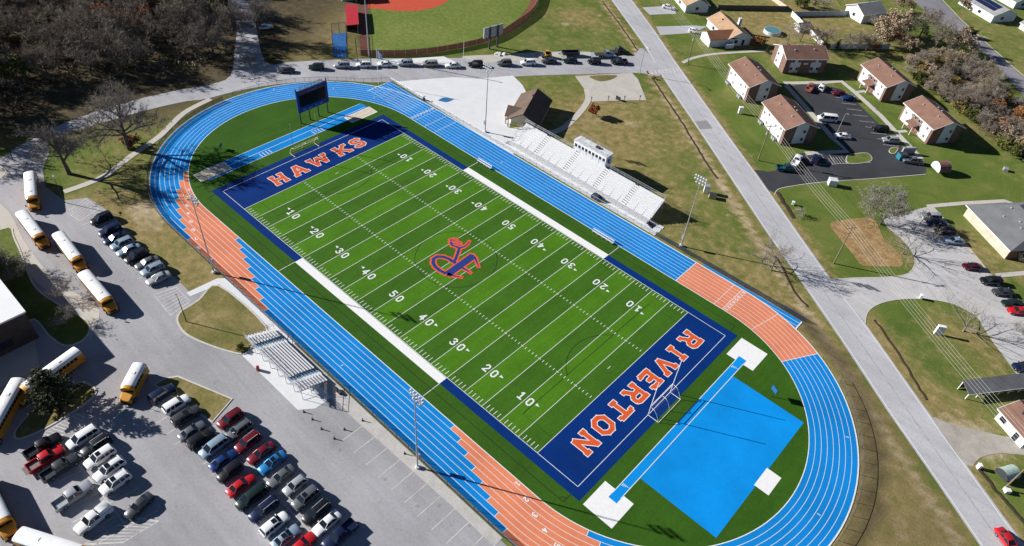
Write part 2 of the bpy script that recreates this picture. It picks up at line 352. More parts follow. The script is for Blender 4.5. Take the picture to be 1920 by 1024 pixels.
hatch([(288,552),(320,592),(357,566),(330,538)],7); hatch([(125,398),(150,415),(185,392),(160,372)],6); hatch([(78,814),(145,775),(160,783),(110,822)],8)
hatch([(155,1022),(250,970),(298,977),(230,1018)],7)
strips('parking_lines',PL,.13,.030,MATS['faded_line'])
# apartment lot, church lot, drives
apx=[(1414,318),(1440,322),(1468,318),(1478,306),(1488,290),(1520,285),(1560,284),(1578,280),(1556,250),(1530,215),(1503,180),(1478,162),(1515,157),(1545,160),(1580,168),(1600,185),(1640,225),(1680,262),(1695,280),(1736,306),(1736,326),(1640,334),(1540,341),(1470,350),(1452,362),(1440,356)]
sheet('apartment_parking',GP(apx),MATS['dark_asphalt'],.036)
kerbed('lot_island',catmull(GP([(1586,303),(1589,291),(1606,288),(1625,287),(1635,296),(1630,304),(1598,308)]),3),grn,.2)
kerbed('lot_island',catmull(GP([(1666,283),(1672,277),(1684,278),(1678,288),(1670,288)]),3),grn,.2)
strips('sidewalk',[GP([(1470,156),(1545,155),(1578,153),(1606,176),(1650,216),(1693,262),(1727,298)])],1.8,.060,MATS['walk_concrete'])
strips('sidewalk',[GP([(1474,160),(1505,195),(1560,258),(1588,284),(1510,288)])],1.8,.062,MATS['walk_concrete'])
strips('sidewalk',[GP([(1600,174),(1622,171)]),GP([(1675,248),(1700,246)])],1.3,.066,MATS['walk_concrete'])
ap=[]
for i in range(9):
    p=G(1593+11.5*i,185+11.2*i); ap.append([p,(p[0]-3.6,p[1]-2.8)])
for i in range(4):
    p=G(1510+14*i,290-1.0*i); ap.append([p,G(1524+14*i,309-1.2*i)])
for i in range(6): ap.append([G(1552+5*i,296-.5*i),G(1562+5*i,309-.5*i)])
ap.append([G(1524,309),G(1632,305)]); 
strips('bay_lines',ap,.12,.044,MATS['faded_line'])
church=[(1557,522),(1610,522),(1660,520),(1700,515),(1713,502),(1716,485),(1706,465),(1690,448),(1662,425),(1655,410),(1742,387),(1775,425),(1800,455),(1850,520),(1930,605),(1990,670),(1990,800),(1905,700),(1860,640),(1830,592),(1790,570),(1740,560),(1690,560),(1650,568),(1628,583),(1622,606)]
sheet('church_parking',GP(church),MATS['church_asphalt'],.038)
strips('sidewalk',[GP([(1742,385),(1775,422),(1805,456),(1855,518),(1935,606)])],1.8,.050,MATS['walk_concrete'])
strips('sidewalk',[GP([(1740,387),(1810,381),(1885,377),(1925,392)]),GP([(1832,381),(1845,390)]),GP([(1868,517),(1925,512)])],1.4,.054,MATS['walk_concrete'])
kl=strips('kerb_line',[catmull(GP([(1560,524),(1610,521),(1660,520),(1698,515),(1712,503),(1715,485),(1705,465),(1690,448)]),4,False),catmull(GP([(1622,608),(1627,585),(1650,569),(1690,561),(1740,561),(1790,571),(1830,592)]),4,False),
  catmull(GP([(1452,366),(1458,356),(1480,350),(1540,342),(1640,335),(1736,327)]),4,False)],.22,.062,MATS['kerb'])
sheet('garden_bed',catmull(GP([(1556,421),(1580,413),(1612,409),(1640,412),(1658,450),(1685,475),(1692,498),(1660,500),(1618,498),(1600,478),(1575,448)]),3),grassmat('straw_bed',[(.20,.125,.055),(.33,.215,.10),(.42,.30,.16)],.5,2.2,1.7),.044)
sheet('house_driveway',GP([(1230,50),(1300,48),(1325,50),(1300,62),(1238,66)]),MATS['road_asphalt'],.040); sheet('house_driveway',GP([(1204,14),(1262,11),(1268,26),(1218,28)]),MATS['road_asphalt'],.040)
sheet('gravel_drive',catmull(GP([(1748,785),(1780,795),(1830,806),(1880,818),(1960,832),(1960,856),(1880,850),(1838,858),(1812,872)]),3),MATS['gravel'],.040)
sheet('back_road',GP([(1690,-20),(1742,28),(1795,62),(1850,103),(1885,142),(1960,225),(2000,215),(1945,168),(1905,133),(1850,84),(1800,38),(1745,-20)]),MATS['far_asphalt'],.030)
strips('back_road_kerb',[GP([(1748,-20),(1803,38),(1853,84),(1908,133),(1960,175)])],.5,.04,MATS['walk_concrete'])
sheet('plaza_mark',catmull(GP([(822,188),(833,183),(848,186),(851,187),(838,192),(826,190)]),3),M('mark_blue',(.02,.15,.36),.8,.1),.050)
# ball field
sheet('outfield_grass',catmull(GP([(692,0),(692,50),(695,95),(760,96),(830,88),(900,72),(950,50),(985,20),(998,-25),(850,-60),(700,-60)]),4),grassmat('outfield',[(.115,.165,.030),(.15,.195,.042),(.19,.22,.06)],.05,.7,1.1),.034)
sheet('infield_clay',catmull(GP([(684,-60),(684,8),(715,17),(752,21),(792,19),(822,11),(845,-3),(858,-30),(800,-70)]),4),MATS['clay'],.042)
sheet('warning_track',GP([(672,0),(690,0),(693,103),(676,104)]),MATS['track_clay'],.046)
strips('warning_track',[catmull(GP([(676,100),(760,100),(836,91),(910,74),(960,50),(994,20),(1006,-20)]),5,False)],2.8,.050,MATS['track_clay'])
# ================================================================ STADIUM: track, turf, markings
YD=.9144; CX=51.4; R0=30.6; LW=1.07
SL=2*CX; AL=math.pi*35; TOT=2*SL+2*AL
def TP(u,r):
    u%=TOT
    if u<SL: return (CX-u,r)
    u-=SL
    if u<AL: t=math.pi/2+math.pi*u/AL; return (-CX+r*math.cos(t),r*math.sin(t))
    u-=AL
    if u<SL: return (-CX+u,-r)
    u-=SL; t=-math.pi/2+math.pi*u/AL; return (CX+r*math.cos(t),r*math.sin(t))
def UR(a,b):
    n=max(2,int(abs(b-a)/1.8)); us=[a+(b-a)*i/n for i in range(n+1)]
    for k in (0,SL,SL+AL,2*SL+AL,TOT): 
        if a<k<b: us.append(k)
    return sorted(us)
def tstrip(b,u0,u1,r0,r1,z,mi=0):
    us=UR(u0,u1)
    for p,q in zip(us[:-1],us[1:]):
        b.add([(*TP(p,r0),z),(*TP(p,r1),z),(*TP(q,r1),z),(*TP(q,r0),z)],[(3,2,1,0)],mi)
def flat(name,b,mats,label):
    me=bpy.data.meshes.new(name); me.from_pydata(b.v,[],b.f)
    for m in (mats if isinstance(mats,list) else [mats]): me.materials.append(m)
    me.polygons.foreach_set('material_index',b.m); o=bpy.data.objects.new(name,me); COL.objects.link(o); o['kind']='structure'; o['label']=label; return o
def tracksurf(name,c):
    m,nt,b=newmat(name); p=pos_node(nt); b.inputs['Roughness'].default_value=.85; b.inputs['Specular IOR Level'].default_value=.08
    a=ramp(nt,noise(nt,p,.12,5,.6),[(.28,.84),(.72,1.12)]); f=ramp(nt,noise(nt,p,3.5,4,.75),[(.25,.9),(.75,1.1)])
    nt.links.new(mix(nt,1,mix(nt,1,c,a,'MULTIPLY'),f,'MULTIPLY'),b.inputs['Base Color']); return m
BLUE=tracksurf('track_blue',(.005,.215,.60)); ORG=tracksurf('track_orange',(.68,.225,.12)); APR=tracksurf('apron_blue',(.003,.255,.70))
# turf with mowing stripes
def turf():
    m,nt,b=newmat('turf'); p=pos_node(nt); b.inputs['Roughness'].default_value=.9; b.inputs['Specular IOR Level'].default_value=.12
    s=nt.nodes.new('ShaderNodeSeparateXYZ'); nt.links.new(p,s.inputs[0])
    k=math_(nt,'GREATER_THAN',math_(nt,'SINE',math_(nt,'MULTIPLY',math_(nt,'ADD',s.outputs[0],.0),math.pi/(5*YD))),0)
    inx=math_(nt,'LESS_THAN',math_(nt,'ABSOLUTE',s.outputs[0]),50*YD); iny=math_(nt,'LESS_THAN',math_(nt,'ABSOLUTE',s.outputs[1]),24.384)
    ins=math_(nt,'MULTIPLY',inx,iny)
    c=mix(nt,ins,(.034,.098,.008),mix(nt,k,(.044,.126,.009),(.063,.178,.008)))
    a=ramp(nt,noise(nt,p,.10,6,.65),[(.3,.84),(.7,1.16)]); f=ramp(nt,noise(nt,p,1.8,4,.75),[(.25,.82),(.75,1.18)])
    st=nt.nodes.new('ShaderNodeMapping'); st.inputs['Scale'].default_value=(.9,.06,1); nt.links.new(p,st.inputs[0])
    g=ramp(nt,noise(nt,st.outputs[0],1.0,3,.6),[(.3,.93),(.7,1.07)])
    nt.links.new(mix(nt,1,mix(nt,1,mix(nt,1,c,a,'MULTIPLY'),f,'MULTIPLY'),g,'MULTIPLY'),b.inputs['Base Color']); return m
TURF=turf()
ring=[TP(u,R0+.05) for u in UR(0,TOT)][:-1]
o=sheet('infield_turf',ring,TURF,.060); o['label']='striped green artificial turf inside the blue track'
def rect(b,x0,x1,y0,y1,z,mi=0): b.add([(x0,y0,z),(x1,y0,z),(x1,y1,z),(x0,y1,z)],[(0,1,2,3)],mi)
b=MB(); rect(b,-69.8,-40,R0,39.6,.064); rect(b,40,64.6,R0,40.2,.064); flat('track_chute',b,BLUE,'blue straight extensions of the far track straight')
b=MB(); tstrip(b,0,TOT,R0,39.5,.070); flat('running_track',b,BLUE,'blue eight-lane running track around the turf')
b=MB()
for i in range(8):
    t=(i+.5)/8; r0,r1=R0+.12+i*LW,R0+.12+(i+1)*LW
    if i==7: r1=39.35
    tstrip(b,193.8+(219.6-193.8)*i/7,226.5+(249.2-226.5)*i/7,r0,r1,.075)
    tstrip(b,295.7+(315.6-295.7)*i/7,326.7+(345-326.7)*i/7,r0,r1,.075)
    tstrip(b,407.3,TOT+12.9,r0,r1,.075)
flat('track_exchange_zones',b,ORG,'orange stepped zones of the blue running track')
b=MB()
for i in range(9):
    r=R0+.12+i*LW; tstrip(b,0,TOT,r-.04-(.08 if i in(0,) else 0),r+.04,.080)
tstrip(b,0,TOT,39.33,39.5,.080)
for i in range(1,9):
    y=R0+.12+i*LW; rect(b,-69.6,-CX,y-.045,y+.045,.072); rect(b,CX,64.4,y-.045,y+.045,.072)
rect(b,-69.8,-69.6,31,39.5,.0725); rect(b,64.3,64.6,34,40.1,.0725)
for (u,w) in [(TOT+.9,.14),(3.0,.1),(TOT+12.9,.16),(407.3,.14),(92,.1),(96,.1),(100,.08),(418,.1)]:
    tstrip(b,u,u+w,R0,39.4,.083)
for i in range(8):   # step edges
    r0,r1=R0+.12+i*LW,R0+.12+(i+1)*LW
    for a0,a1 in ((193.8,219.6),(226.5,249.2),(295.7,315.6),(326.7,345)):
        u=a0+(a1-a0)*i/7; tstrip(b,u-.06,u+.06,r0,r1,.0845)
for u,i in ((70,3),(118,2),(131,4),(147,6),(271,5),(352,2),(371,4),(389,6)):   # relay ticks
    r=R0+.12+(i+.5)*LW; tstrip(b,u,u+.13,r-.3,r+.3,.0855)
flat('track_lane_lines',b,MATS['line_white'],'white lane lines of the running track')
# ---- stroke lettering
GL={'0':([(.2,0,.0),],),}
def oct_(w,h,c): return [(c,0),(w-c,0),(w,c),(w,h-c),(w-c,h),(c,h),(0,h-c),(0,c),(c,0)]
t=.11
FONT={
 'H':(.95,[[(.2,t),(.2,1-t)],[(.75,t),(.75,1-t)],[(.2,.5),(.75,.5)]],[[(.06,t),(.36,t)],[(.06,1-t),(.36,1-t)],[(.59,t),(.89,t)],[(.59,1-t),(.89,1-t)]]),
 'A':(1.0,[[(.2,t),(.44,1-t)],[(.8,t),(.56,1-t)],[(.3,.36),(.7,.36)]],[[(.05,t),(.36,t)],[(.64,t),(.95,t)],[(.34,1-t),(.66,1-t)]]),
 'W':(1.25,[[(.2,1-t),(.36,t)],[(.36,t),(.62,.85)],[(.62,.85),(.88,t)],[(.88,t),(1.05,1-t)]],[[(.06,1-t),(.36,1-t)],[(.89,1-t),(1.19,1-t)]]),
 'K':(1.0,[[(.2,t),(.2,1-t)],[(.26,.42),(.78,1-t)],[(.42,.56),(.82,t)]],[[(.06,t),(.36,t)],[(.06,1-t),(.36,1-t)],[(.62,1-t),(.93,1-t)],[(.66,t),(.96,t)]]),
 'S':(.85,[[(.72,.80),(.6,1-t)],[(.6,1-t),(.26,1-t)],[(.26,1-t),(.13,.8)],[(.13,.8),(.13,.66)],[(.13,.66),(.26,.53)],[(.26,.53),(.6,.47)],[(.6,.47),(.73,.34)],[(.73,.34),(.73,.2)],[(.73,.2),(.6,t)],[(.6,t),(.26,t)],[(.26,t),(.13,.2)]],[[(.73,.8),(.73,.72)],[(.12,.2),(.12,.28)]]),
 'R':(.95,[[(.2,t),(.2,1-t)],[(.2,1-t),(.62,1-t)],[(.62,1-t),(.76,.82)],[(.76,.82),(.76,.62)],[(.76,.62),(.62,.48)],[(.62,.48),(.2,.48)],[(.52,.48),(.76,t)]],[[(.06,t),(.36,t)],[(.06,1-t),(.3,1-t)],[(.66,t),(.92,t)]]),
 'I':(.5,[[(.25,t),(.25,1-t)]],[[(.06,t),(.44,t)],[(.06,1-t),(.44,1-t)]]),
 'V':(1.0,[[(.2,1-t),(.5,t)],[(.5,t),(.8,1-t)]],[[(.05,1-t),(.36,1-t)],[(.64,1-t),(.95,1-t)]]),
 'E':(.85,[[(.2,t),(.2,1-t)],[(.2,1-t),(.72,1-t)],[(.2,t),(.72,t)],[(.2,.5),(.52,.5)]],[[(.06,t),(.3,t)],[(.06,1-t),(.3,1-t)],[(.72,1-t),(.72,.76)],[(.72,t),(.72,.24)],[(.52,.42),(.52,.58)]]),
 'T':(.95,[[(.475,t),(.475,1-t)],[(.12,1-t),(.83,1-t)]],[[(.3,t),(.65,t)],[(.12,1-t),(.12,.74)],[(.83,1-t),(.83,.74)]]),
 'O':(.9,[[(.33,t),(.57,t)],[(.57,t),(.76,.28)],[(.76,.28),(.76,.72)],[(.76,.72),(.57,1-t)],[(.57,1-t),(.33,1-t)],[(.33,1-t),(.14,.72)],[(.14,.72),(.14,.28)],[(.14,.28),(.33,t)]],[]),
 'N':(1.0,[[(.2,t),(.2,1-t)],[(.8,t),(.8,1-t)],[(.2,1-t),(.8,t)]],[[(.06,t),(.36,t)],[(.06,1-t),(.28,1-t)],[(.64,1-t),(.94,1-t)]]),
}
DIG={'0':(.62,[[(.2,.08),(.42,.08)],[(.42,.08),(.54,.25)],[(.54,.25),(.54,.75)],[(.54,.75),(.42,.92)],[(.42,.92),(.2,.92)],[(.2,.92),(.08,.75)],[(.08,.75),(.08,.25)],[(.08,.25),(.2,.08)]]),
 '1':(.62,[[(.31,.08),(.31,.92)],[(.1,.08),(.52,.08)],[(.31,.92),(.12,.74)]]),
 '2':(.62,[[(.08,.72),(.2,.92)],[(.2,.92),(.42,.92)],[(.42,.92),(.54,.76)],[(.54,.76),(.5,.56)],[(.5,.56),(.08,.08)],[(.08,.08),(.56,.08)]]),
 '3':(.62,[[(.08,.8),(.2,.92)],[(.2,.92),(.42,.92)],[(.42,.92),(.53,.76)],[(.53,.76),(.4,.53)],[(.26,.53),(.4,.53)],[(.4,.53),(.54,.36)],[(.54,.36),(.54,.22)],[(.54,.22),(.42,.08)],[(.42,.08),(.2,.08)],[(.2,.08),(.08,.2)]]),
 '4':(.62,[[(.42,.06),(.42,.94)],[(.42,.94),(.08,.34)],[(.08,.34),(.58,.34)]]),
 '5':(.62,[[(.52,.92),(.1,.92)],[(.1,.92),(.1,.56)],[(.1,.56),(.4,.58)],[(.4,.58),(.54,.42)],[(.54,.42),(.54,.22)],[(.54,.22),(.42,.08)],[(.42,.08),(.2,.08)],[(.2,.08),(.08,.18)]]),
 '6':(.62,[[(.5,.86),(.4,.92)],[(.4,.92),(.22,.92)],[(.22,.92),(.08,.7)],[(.08,.7),(.08,.22)],[(.08,.22),(.2,.08)],[(.2,.08),(.42,.08)],[(.42,.08),(.54,.24)],[(.54,.24),(.54,.4)],[(.54,.4),(.4,.52)],[(.4,.52),(.1,.46)]]),
 '7':(.62,[[(.08,.92),(.54,.92)],[(.54,.92),(.24,.06)]]),
 '8':(.62,[[(.2,.08),(.42,.08)],[(.42,.08),(.54,.22)],[(.54,.22),(.54,.38)],[(.54,.38),(.42,.52)],[(.42,.52),(.2,.52)],[(.2,.52),(.08,.38)],[(.08,.38),(.08,.22)],[(.08,.22),(.2,.08)],[(.42,.52),(.52,.66)],[(.52,.66),(.52,.78)],[(.52,.78),(.42,.92)],[(.42,.92),(.2,.92)],[(.2,.92),(.1,.78)],[(.1,.78),(.1,.66)],[(.1,.66),(.2,.52)]])}
ZC=[0]
def stroke(b,a,c,w,ext,O,Rv,Uv,z,mi):
    """one thick stroke from a to c (2-D glyph units already in metres) laid on frame O,Rv,Uv"""
    a,c=Vector(a),Vector(c); d=(c-a); d=d.normalized() if d.length>0 else Vector((1,0)); n=Vector((-d.y,d.x))*w/2; a=a-d*ext; c=c+d*ext
    ZC[0]=(ZC[0]+1)%12; zz=z+ZC[0]*.0004; O=Vector(O)
    if len(O)==2: f=lambda p:(*(O+Vector(Rv)*p.x+Vector(Uv)*p.y),zz)
    else: 
        N=Vector(Rv).cross(Vector(Uv)); f=lambda p:tuple(O+Vector(Rv)*p.x+Vector(Uv)*p.y+N*zz)
    b.add([f(a-n),f(c-n),f(c+n),f(a+n)],[(0,1,2,3)],mi)
def letter(b,ch,centre,Rv,Uv,h,wscale,z,sw=.21,mi_out=0,mi_in=1,outline=.05):
    w,main,ser=FONT[ch]
    O=Vector(centre)-Vector(Rv)*(w*h*wscale/2)-Vector(Uv)*h/2
    sc_=lambda p:(p[0]*h*wscale,p[1]*h)
    for grow,mi,dz in ((outline,mi_out,0),(0,mi_in,.006)):
        if mi is None: continue
        for a,c in main: stroke(b,sc_(a),sc_(c),(sw+2*grow)*h,(.02+grow)*h+ (sw*.30*h if ch in 'SO' else 0)*.6,O,Rv,Uv,z+dz,mi)
        for a,c in ser: stroke(b,sc_(a),sc_(c),(.19+2*grow)*h,grow*h,O,Rv,Uv,z+dz,mi)
def digit(b,ch,centre,Rv,Uv,h,z,sw=.17,mi=0):
    w,main=DIG[ch]; O=Vector(centre)-Vector(Rv)*(w*h/2)-Vector(Uv)*h/2
    for a,c in main: stroke(b,(a[0]*h,a[1]*h),(c[0]*h,c[1]*h),sw*h,sw*.35*h,O,Rv,Uv,z,mi)
# track digits
b=MB()
def tdig(ch,u,r,h=1.0,flip=1):
    p=TP(u,r); q=TP(u+.3,r); d=(Vector(q)-Vector(p)).normalized(); n=Vector((-d.y,d.x))
    digit(b,ch,p,tuple(-n*flip),tuple(d*flip),h,.09,.19)
for i in range(8):
    r=R0+.12+(i+.5)*LW
    tdig(str(i+1),TOT+.25,r,.8,-1); tdig(str(i+1),101.5,r,.9,-1)
    tdig(str(i+1),202.5+i*3.0,r,1.0); tdig(str(i+1),311.5+i*2.9,r,1.0)
flat('track_lane_numbers',b,MATS['white_paint'],'white lane numbers painted on the running track')
# end zones, borders, coach boxes
EZ=tracksurf('endzone_blue',(.001,.027,.165)); 
bb=MB(); z=.066
for s in (-1,1):
    x0,x1=sorted((s*50*YD,s*56.7)); rect(bb,x0,x1,-26.3,26.3,z)
for s in (-1,1):
    y0,y1=sorted((s*24.38,s*26.3))
    rect(bb,-50*YD,-22.86,y0,y1,z); rect(bb,22.86,50*YD,y0,y1,z)
flat('endzone_turf',bb,EZ,'dark blue end zones and border of the football field')
bb=MB()
for s in (-1,1):
    y0,y1=sorted((s*24.5,s*26.4)); rect(bb,-22.86,22.86,y0,y1,.068)
flat('team_box_marking',bb,MATS['white_paint'],'white team boxes along both sidelines')
bb=MB(); lw=.052; z=.072
for k in range(-10,11): rect(bb,k*5*YD-lw,k*5*YD+lw,-24.38,24.38,z)
for s in (-1,1):
    rect(bb,-60*YD,60*YD,s*24.38-lw,s*24.38+lw,z+.001); rect(bb,s*60*YD-lw,s*60*YD+lw,-24.38,24.38,z)
    for k in (-25,25):
        rect(bb,k*YD-.06,k*YD+.06,*(sorted((s*26.4,s*(30.4 if s>0 else 30.4)))),z)
for k in range(-49,50):
    if k%5==0: continue
    for y in (-8.13,8.13): rect(bb,k*YD-.06,k*YD+.06,y-.3,y+.3,z)
    for s in (-1,1): rect(bb,k*YD-.06,k*YD+.06,*sorted((s*23.0,s*24.1)),z)
for k in range(-45,50,5):
    for y in (-8.13,8.13): rect(bb,k*YD-.3,k*YD+.3,y-.06,y+.06,z+.001)
for s in (-1,1): rect(bb,s*47*YD-.06,s*47*YD+.06,-.45,.45,z)
for k in range(-4,5):
    n=str(50-abs(k)*10); x=k*10*YD
    for s in (-1,1):
        Rv=(-s*1.0,0.0); Uv=(0.0,-s*1.0); y=s*17.25
        digit(bb,n[0],(x+s*1.02,y),Rv,Uv,1.9,.077,.165); digit(bb,n[1],(x-s*1.02,y),Rv,Uv,1.9,.077,.165)
        if k:
            g=1 if k>0 else -1; yy=y-s*.45
            bb.add([(x+g*2.15,yy-.32,.0765),(x+g*2.15,yy+.32,.0765),(x+g*3.0,yy,.0765)],[(1,0,2) if g>0 else (0,1,2)])
flat('yard_lines',bb,MATS['line_white'],'white yard lines, hash marks and yard numbers on the turf')
# dark soccer lines
SOC=M('dark_line',(.008,.022,.010),.9,0); L=[]
circ=lambda cx,cy,r,a0,a1,n=40:[(cx+r*math.cos(R_(a0+(a1-a0)*i/n)),cy+r*math.sin(R_(a0+(a1-a0)*i/n))) for i in range(n+1)]
L.append(circ(0,0,9.15,0,360,60))
for s in (-1,1):
    L+= [[(s*54.8,-20.15),(s*38.4,-20.15),(s*38.4,20.15),(s*54.8,20.15)],circ(s*43.9,0,9.15,(127 if s>0 else -53),(233 if s>0 else 53))]
    L+= [[(-54.9,s*28.3),(54.9,s*28.3)],[(s*54.9,-28.3),(s*54.9,-26.4)],[(s*54.9,28.3),(s*54.9,26.4)],circ(s*54.9,-28.3,.9,90 if s>0 else 0,180 if s>0 else 90,8)]
strips('soccer_lines',L,.11,.0705,SOC)
# end-zone words
OR=M('letter_orange',(.66,.095,.02),.85,.12,.8,fine=3)
bb=MB()
for ch,(u,v) in zip('RIVERTON',[(1290,634.5),(1269,662.5),(1247,686),(1218.5,711),(1190,738),(1164.5,769),(1130.5,797),(1096.5,829.5)]):
    y=G(u,v)[1]; letter(bb,ch,(50.35,y),(0,-1),(1,0),4.3,1.03,.074,outline=.034)
for ch,(u,v) in zip('HAWKS',[(523.6,336.5),(562.5,321.5),(596,299.5),(641,281.5),(670,268.5)]):
    y=G(u,v)[1]; letter(bb,ch,(-50.25,y),(0,1),(-1,0),4.3,{'W':1.16,'K':1.10,'A':1.06,'H':1.04,'S':.96}[ch],.074,outline=.034)
flat('endzone_lettering',bb,[MATS['white_paint'],OR],'orange and white end zone words RIVERTON and HAWKS')
# midfield emblem: an R whose leg ends in a raised claw, orange outline, blue fill
def em(pts): return [G(790+a/9.307,430+c/9.307) for a,c in pts]
EB=M('emblem_blue',(.012,.035,.20),.85,.1,.8); EO=M('emblem_orange',(.72,.10,.03),.85,.1,.8)
bb=MB()
def emb(pts,w,tap=None):
    P=em(pts); n=len(P)
    for g,mi,dz in ((.38,0,0),(0.02,1,.006)):
        for i in range(n-1):
            a,c=Vector(P[i]),Vector(P[i+1]); d=(c-a).normalized(); nn=Vector((-d.y,d.x))
            wa=(w if tap is None else w+(tap-w)*i/(n-1)); wc=(w if tap is None else w+(tap-w)*(i+1)/(n-1))
            a2=a-d*(g+wa*.22); c2=c+d*(g+wc*.22); zz=.079+dz+((i+ZC[0])%9)*.0005
            bb.add([(*(a2-nn*(wa/2+g)),zz),(*(c2-nn*(wc/2+g)),zz),(*(c2+nn*(wc/2+g)),zz),(*(a2+nn*(wa/2+g)),zz)],[(0,1,2,3)],mi)
        ZC[0]+=3
emb([(470,780),(890,480)],1.75)                                   # stem
emb([(890,460),(950,530),(1000,660)],.7,.12); emb([(720,680),(800,720),(860,765)],.55,.1); emb([(470,780),(560,815),(700,845)],.7,.12)
emb([(590,590),(480,520),(380,485),(280,480),(215,520),(205,590),(245,660),(320,720),(420,775)],.75)   # bowl
emb([(585,555),(630,440),(665,330)],.62)                          # leg
emb([(665,330),(600,305),(540,285),(510,230)],.5,.45); emb([(665,330),(740,310),(800,270),(835,215)],.5,.15)
emb([(510,230),(560,250),(690,262)],.28,.06); emb([(510,205),(580,205),(680,235)],.28,.06); emb([(505,190),(560,172),(620,175)],.28,.06)
flat('midfield_emblem',bb,[EO,EB],'blue and orange letter R emblem with a claw at midfield')
# field-event areas
SAND=M('sand',(.60,.52,.40),.95,.12,.7,fine=4)
bb=MB(); rect(bb,61.5,76.6,-15.5,16.1,.064); flat('jump_apron',bb,APR,'bright blue rectangular jump apron')
bb=MB(); rect(bb,57.5,63.5,-26.3,-20.2,.062); rect(bb,57.6,63.6,20.2,26.4,.062); rect(bb,76.3,79.1,-2.4,2.3,.066); flat('landing_pad',bb,MATS['white_paint'],'flat white square pads at the ends of the blue runway')
bb=MB(); rect(bb,59.7,61.4,-22.2,21.6,.069); flat('vault_runway',bb,APR,'narrow blue runway between the white pads')
bb=MB(); rect(bb,59.65,59.78,-21,20.5,.073); rect(bb,61.32,61.45,-21,20.5,.073)
for y in (-18.6,18.2):
    for k in range(5): rect(bb,60.0+k*.28,60.12+k*.28,y-.3+.12*k,y+.3,.073)
flat('runway_lines',bb,MATS['line_white'],'white edge lines of the blue runway')
bb=MB(); rect(bb,-65.4,-60.6,-24.5,25.5,.062); flat('jump_runway',bb,BLUE,'blue long jump runway behind the HAWKS end zone')
bb=MB(); rect(bb,-65.0,-61.6,-26,-18,.066); rect(bb,-62.3,-59.0,17.3,25.8,.066); flat('sand_pit',bb,SAND,'pale sand pits at the ends of the long jump runway')
bb=MB()
for x in (-65.4,-63.1,-60.7): rect(bb,x-.06,x+.06,-24,25,.068)
for y in (-9.5,-8.6,-7.7,-6.8,6.5,7.4,8.3,9.2): rect(bb,-62.6,-60.9,y-.09,y+.09,.0685)
for x0,x1,y0,y1 in ((-65.2,-61.4,-26.2,-17.8),(-62.5,-58.8,17.1,26.0)):
    rect(bb,x0,x1,y0,y0+.25,.0695); rect(bb,x0,x1,y1-.25,y1,.0695); rect(bb,x0,x0+.25,y0,y1,.0700); rect(bb,x1-.25,x1,y0,y1,.0700)
flat('jump_runway_lines',bb,MATS['line_white'],'white lines of the long jump runway and pits')
# ================================================================ STADIUM OBJECTS
ALU=M('aluminium',(.70,.71,.73),.45,.05,2,.5,metal=.25); ALUD=M('aluminium_deck',(.40,.42,.45),.6,.08,2,.4); STEEL=M('galvanised_steel',(.42,.43,.45),.5,.08,2,.5,metal=.4)
DKM=M('dark_metal',(.045,.048,.055),.5,.05); WHT=M('white_metal',(.78,.78,.78),.5,.04,2); GLASS=M('dark_glass',(.018,.022,.03),.08,0,spec=.6); LAMPG=M('lamp_glass',(.55,.62,.70),.15,0,spec=.6)
NAVY=M('navy_panel',(.012,.045,.21),.45,.08,1.2); BLK=M('screen_black',(.006,.006,.009),.3,0); YEL=M('post_yellow',(.78,.76,.42),.5,.05); PW=M('post_white',(.80,.80,.78),.5,.04)
def chain(name,c,alpha):
    m,nt,b=newmat(name); b.inputs['Base Color'].default_value=(*c,1); b.inputs['Roughness'].default_value=.6; b.inputs['Alpha'].default_value=alpha; return m
CL_L=chain('chain_link',(.10,.11,.12),.13); CL_D=chain('fence_windscreen',(.012,.02,.05),.55); NET=chain('netting',(.6,.6,.6),.06); NETD=chain('dark_netting',(.03,.03,.035),.35)
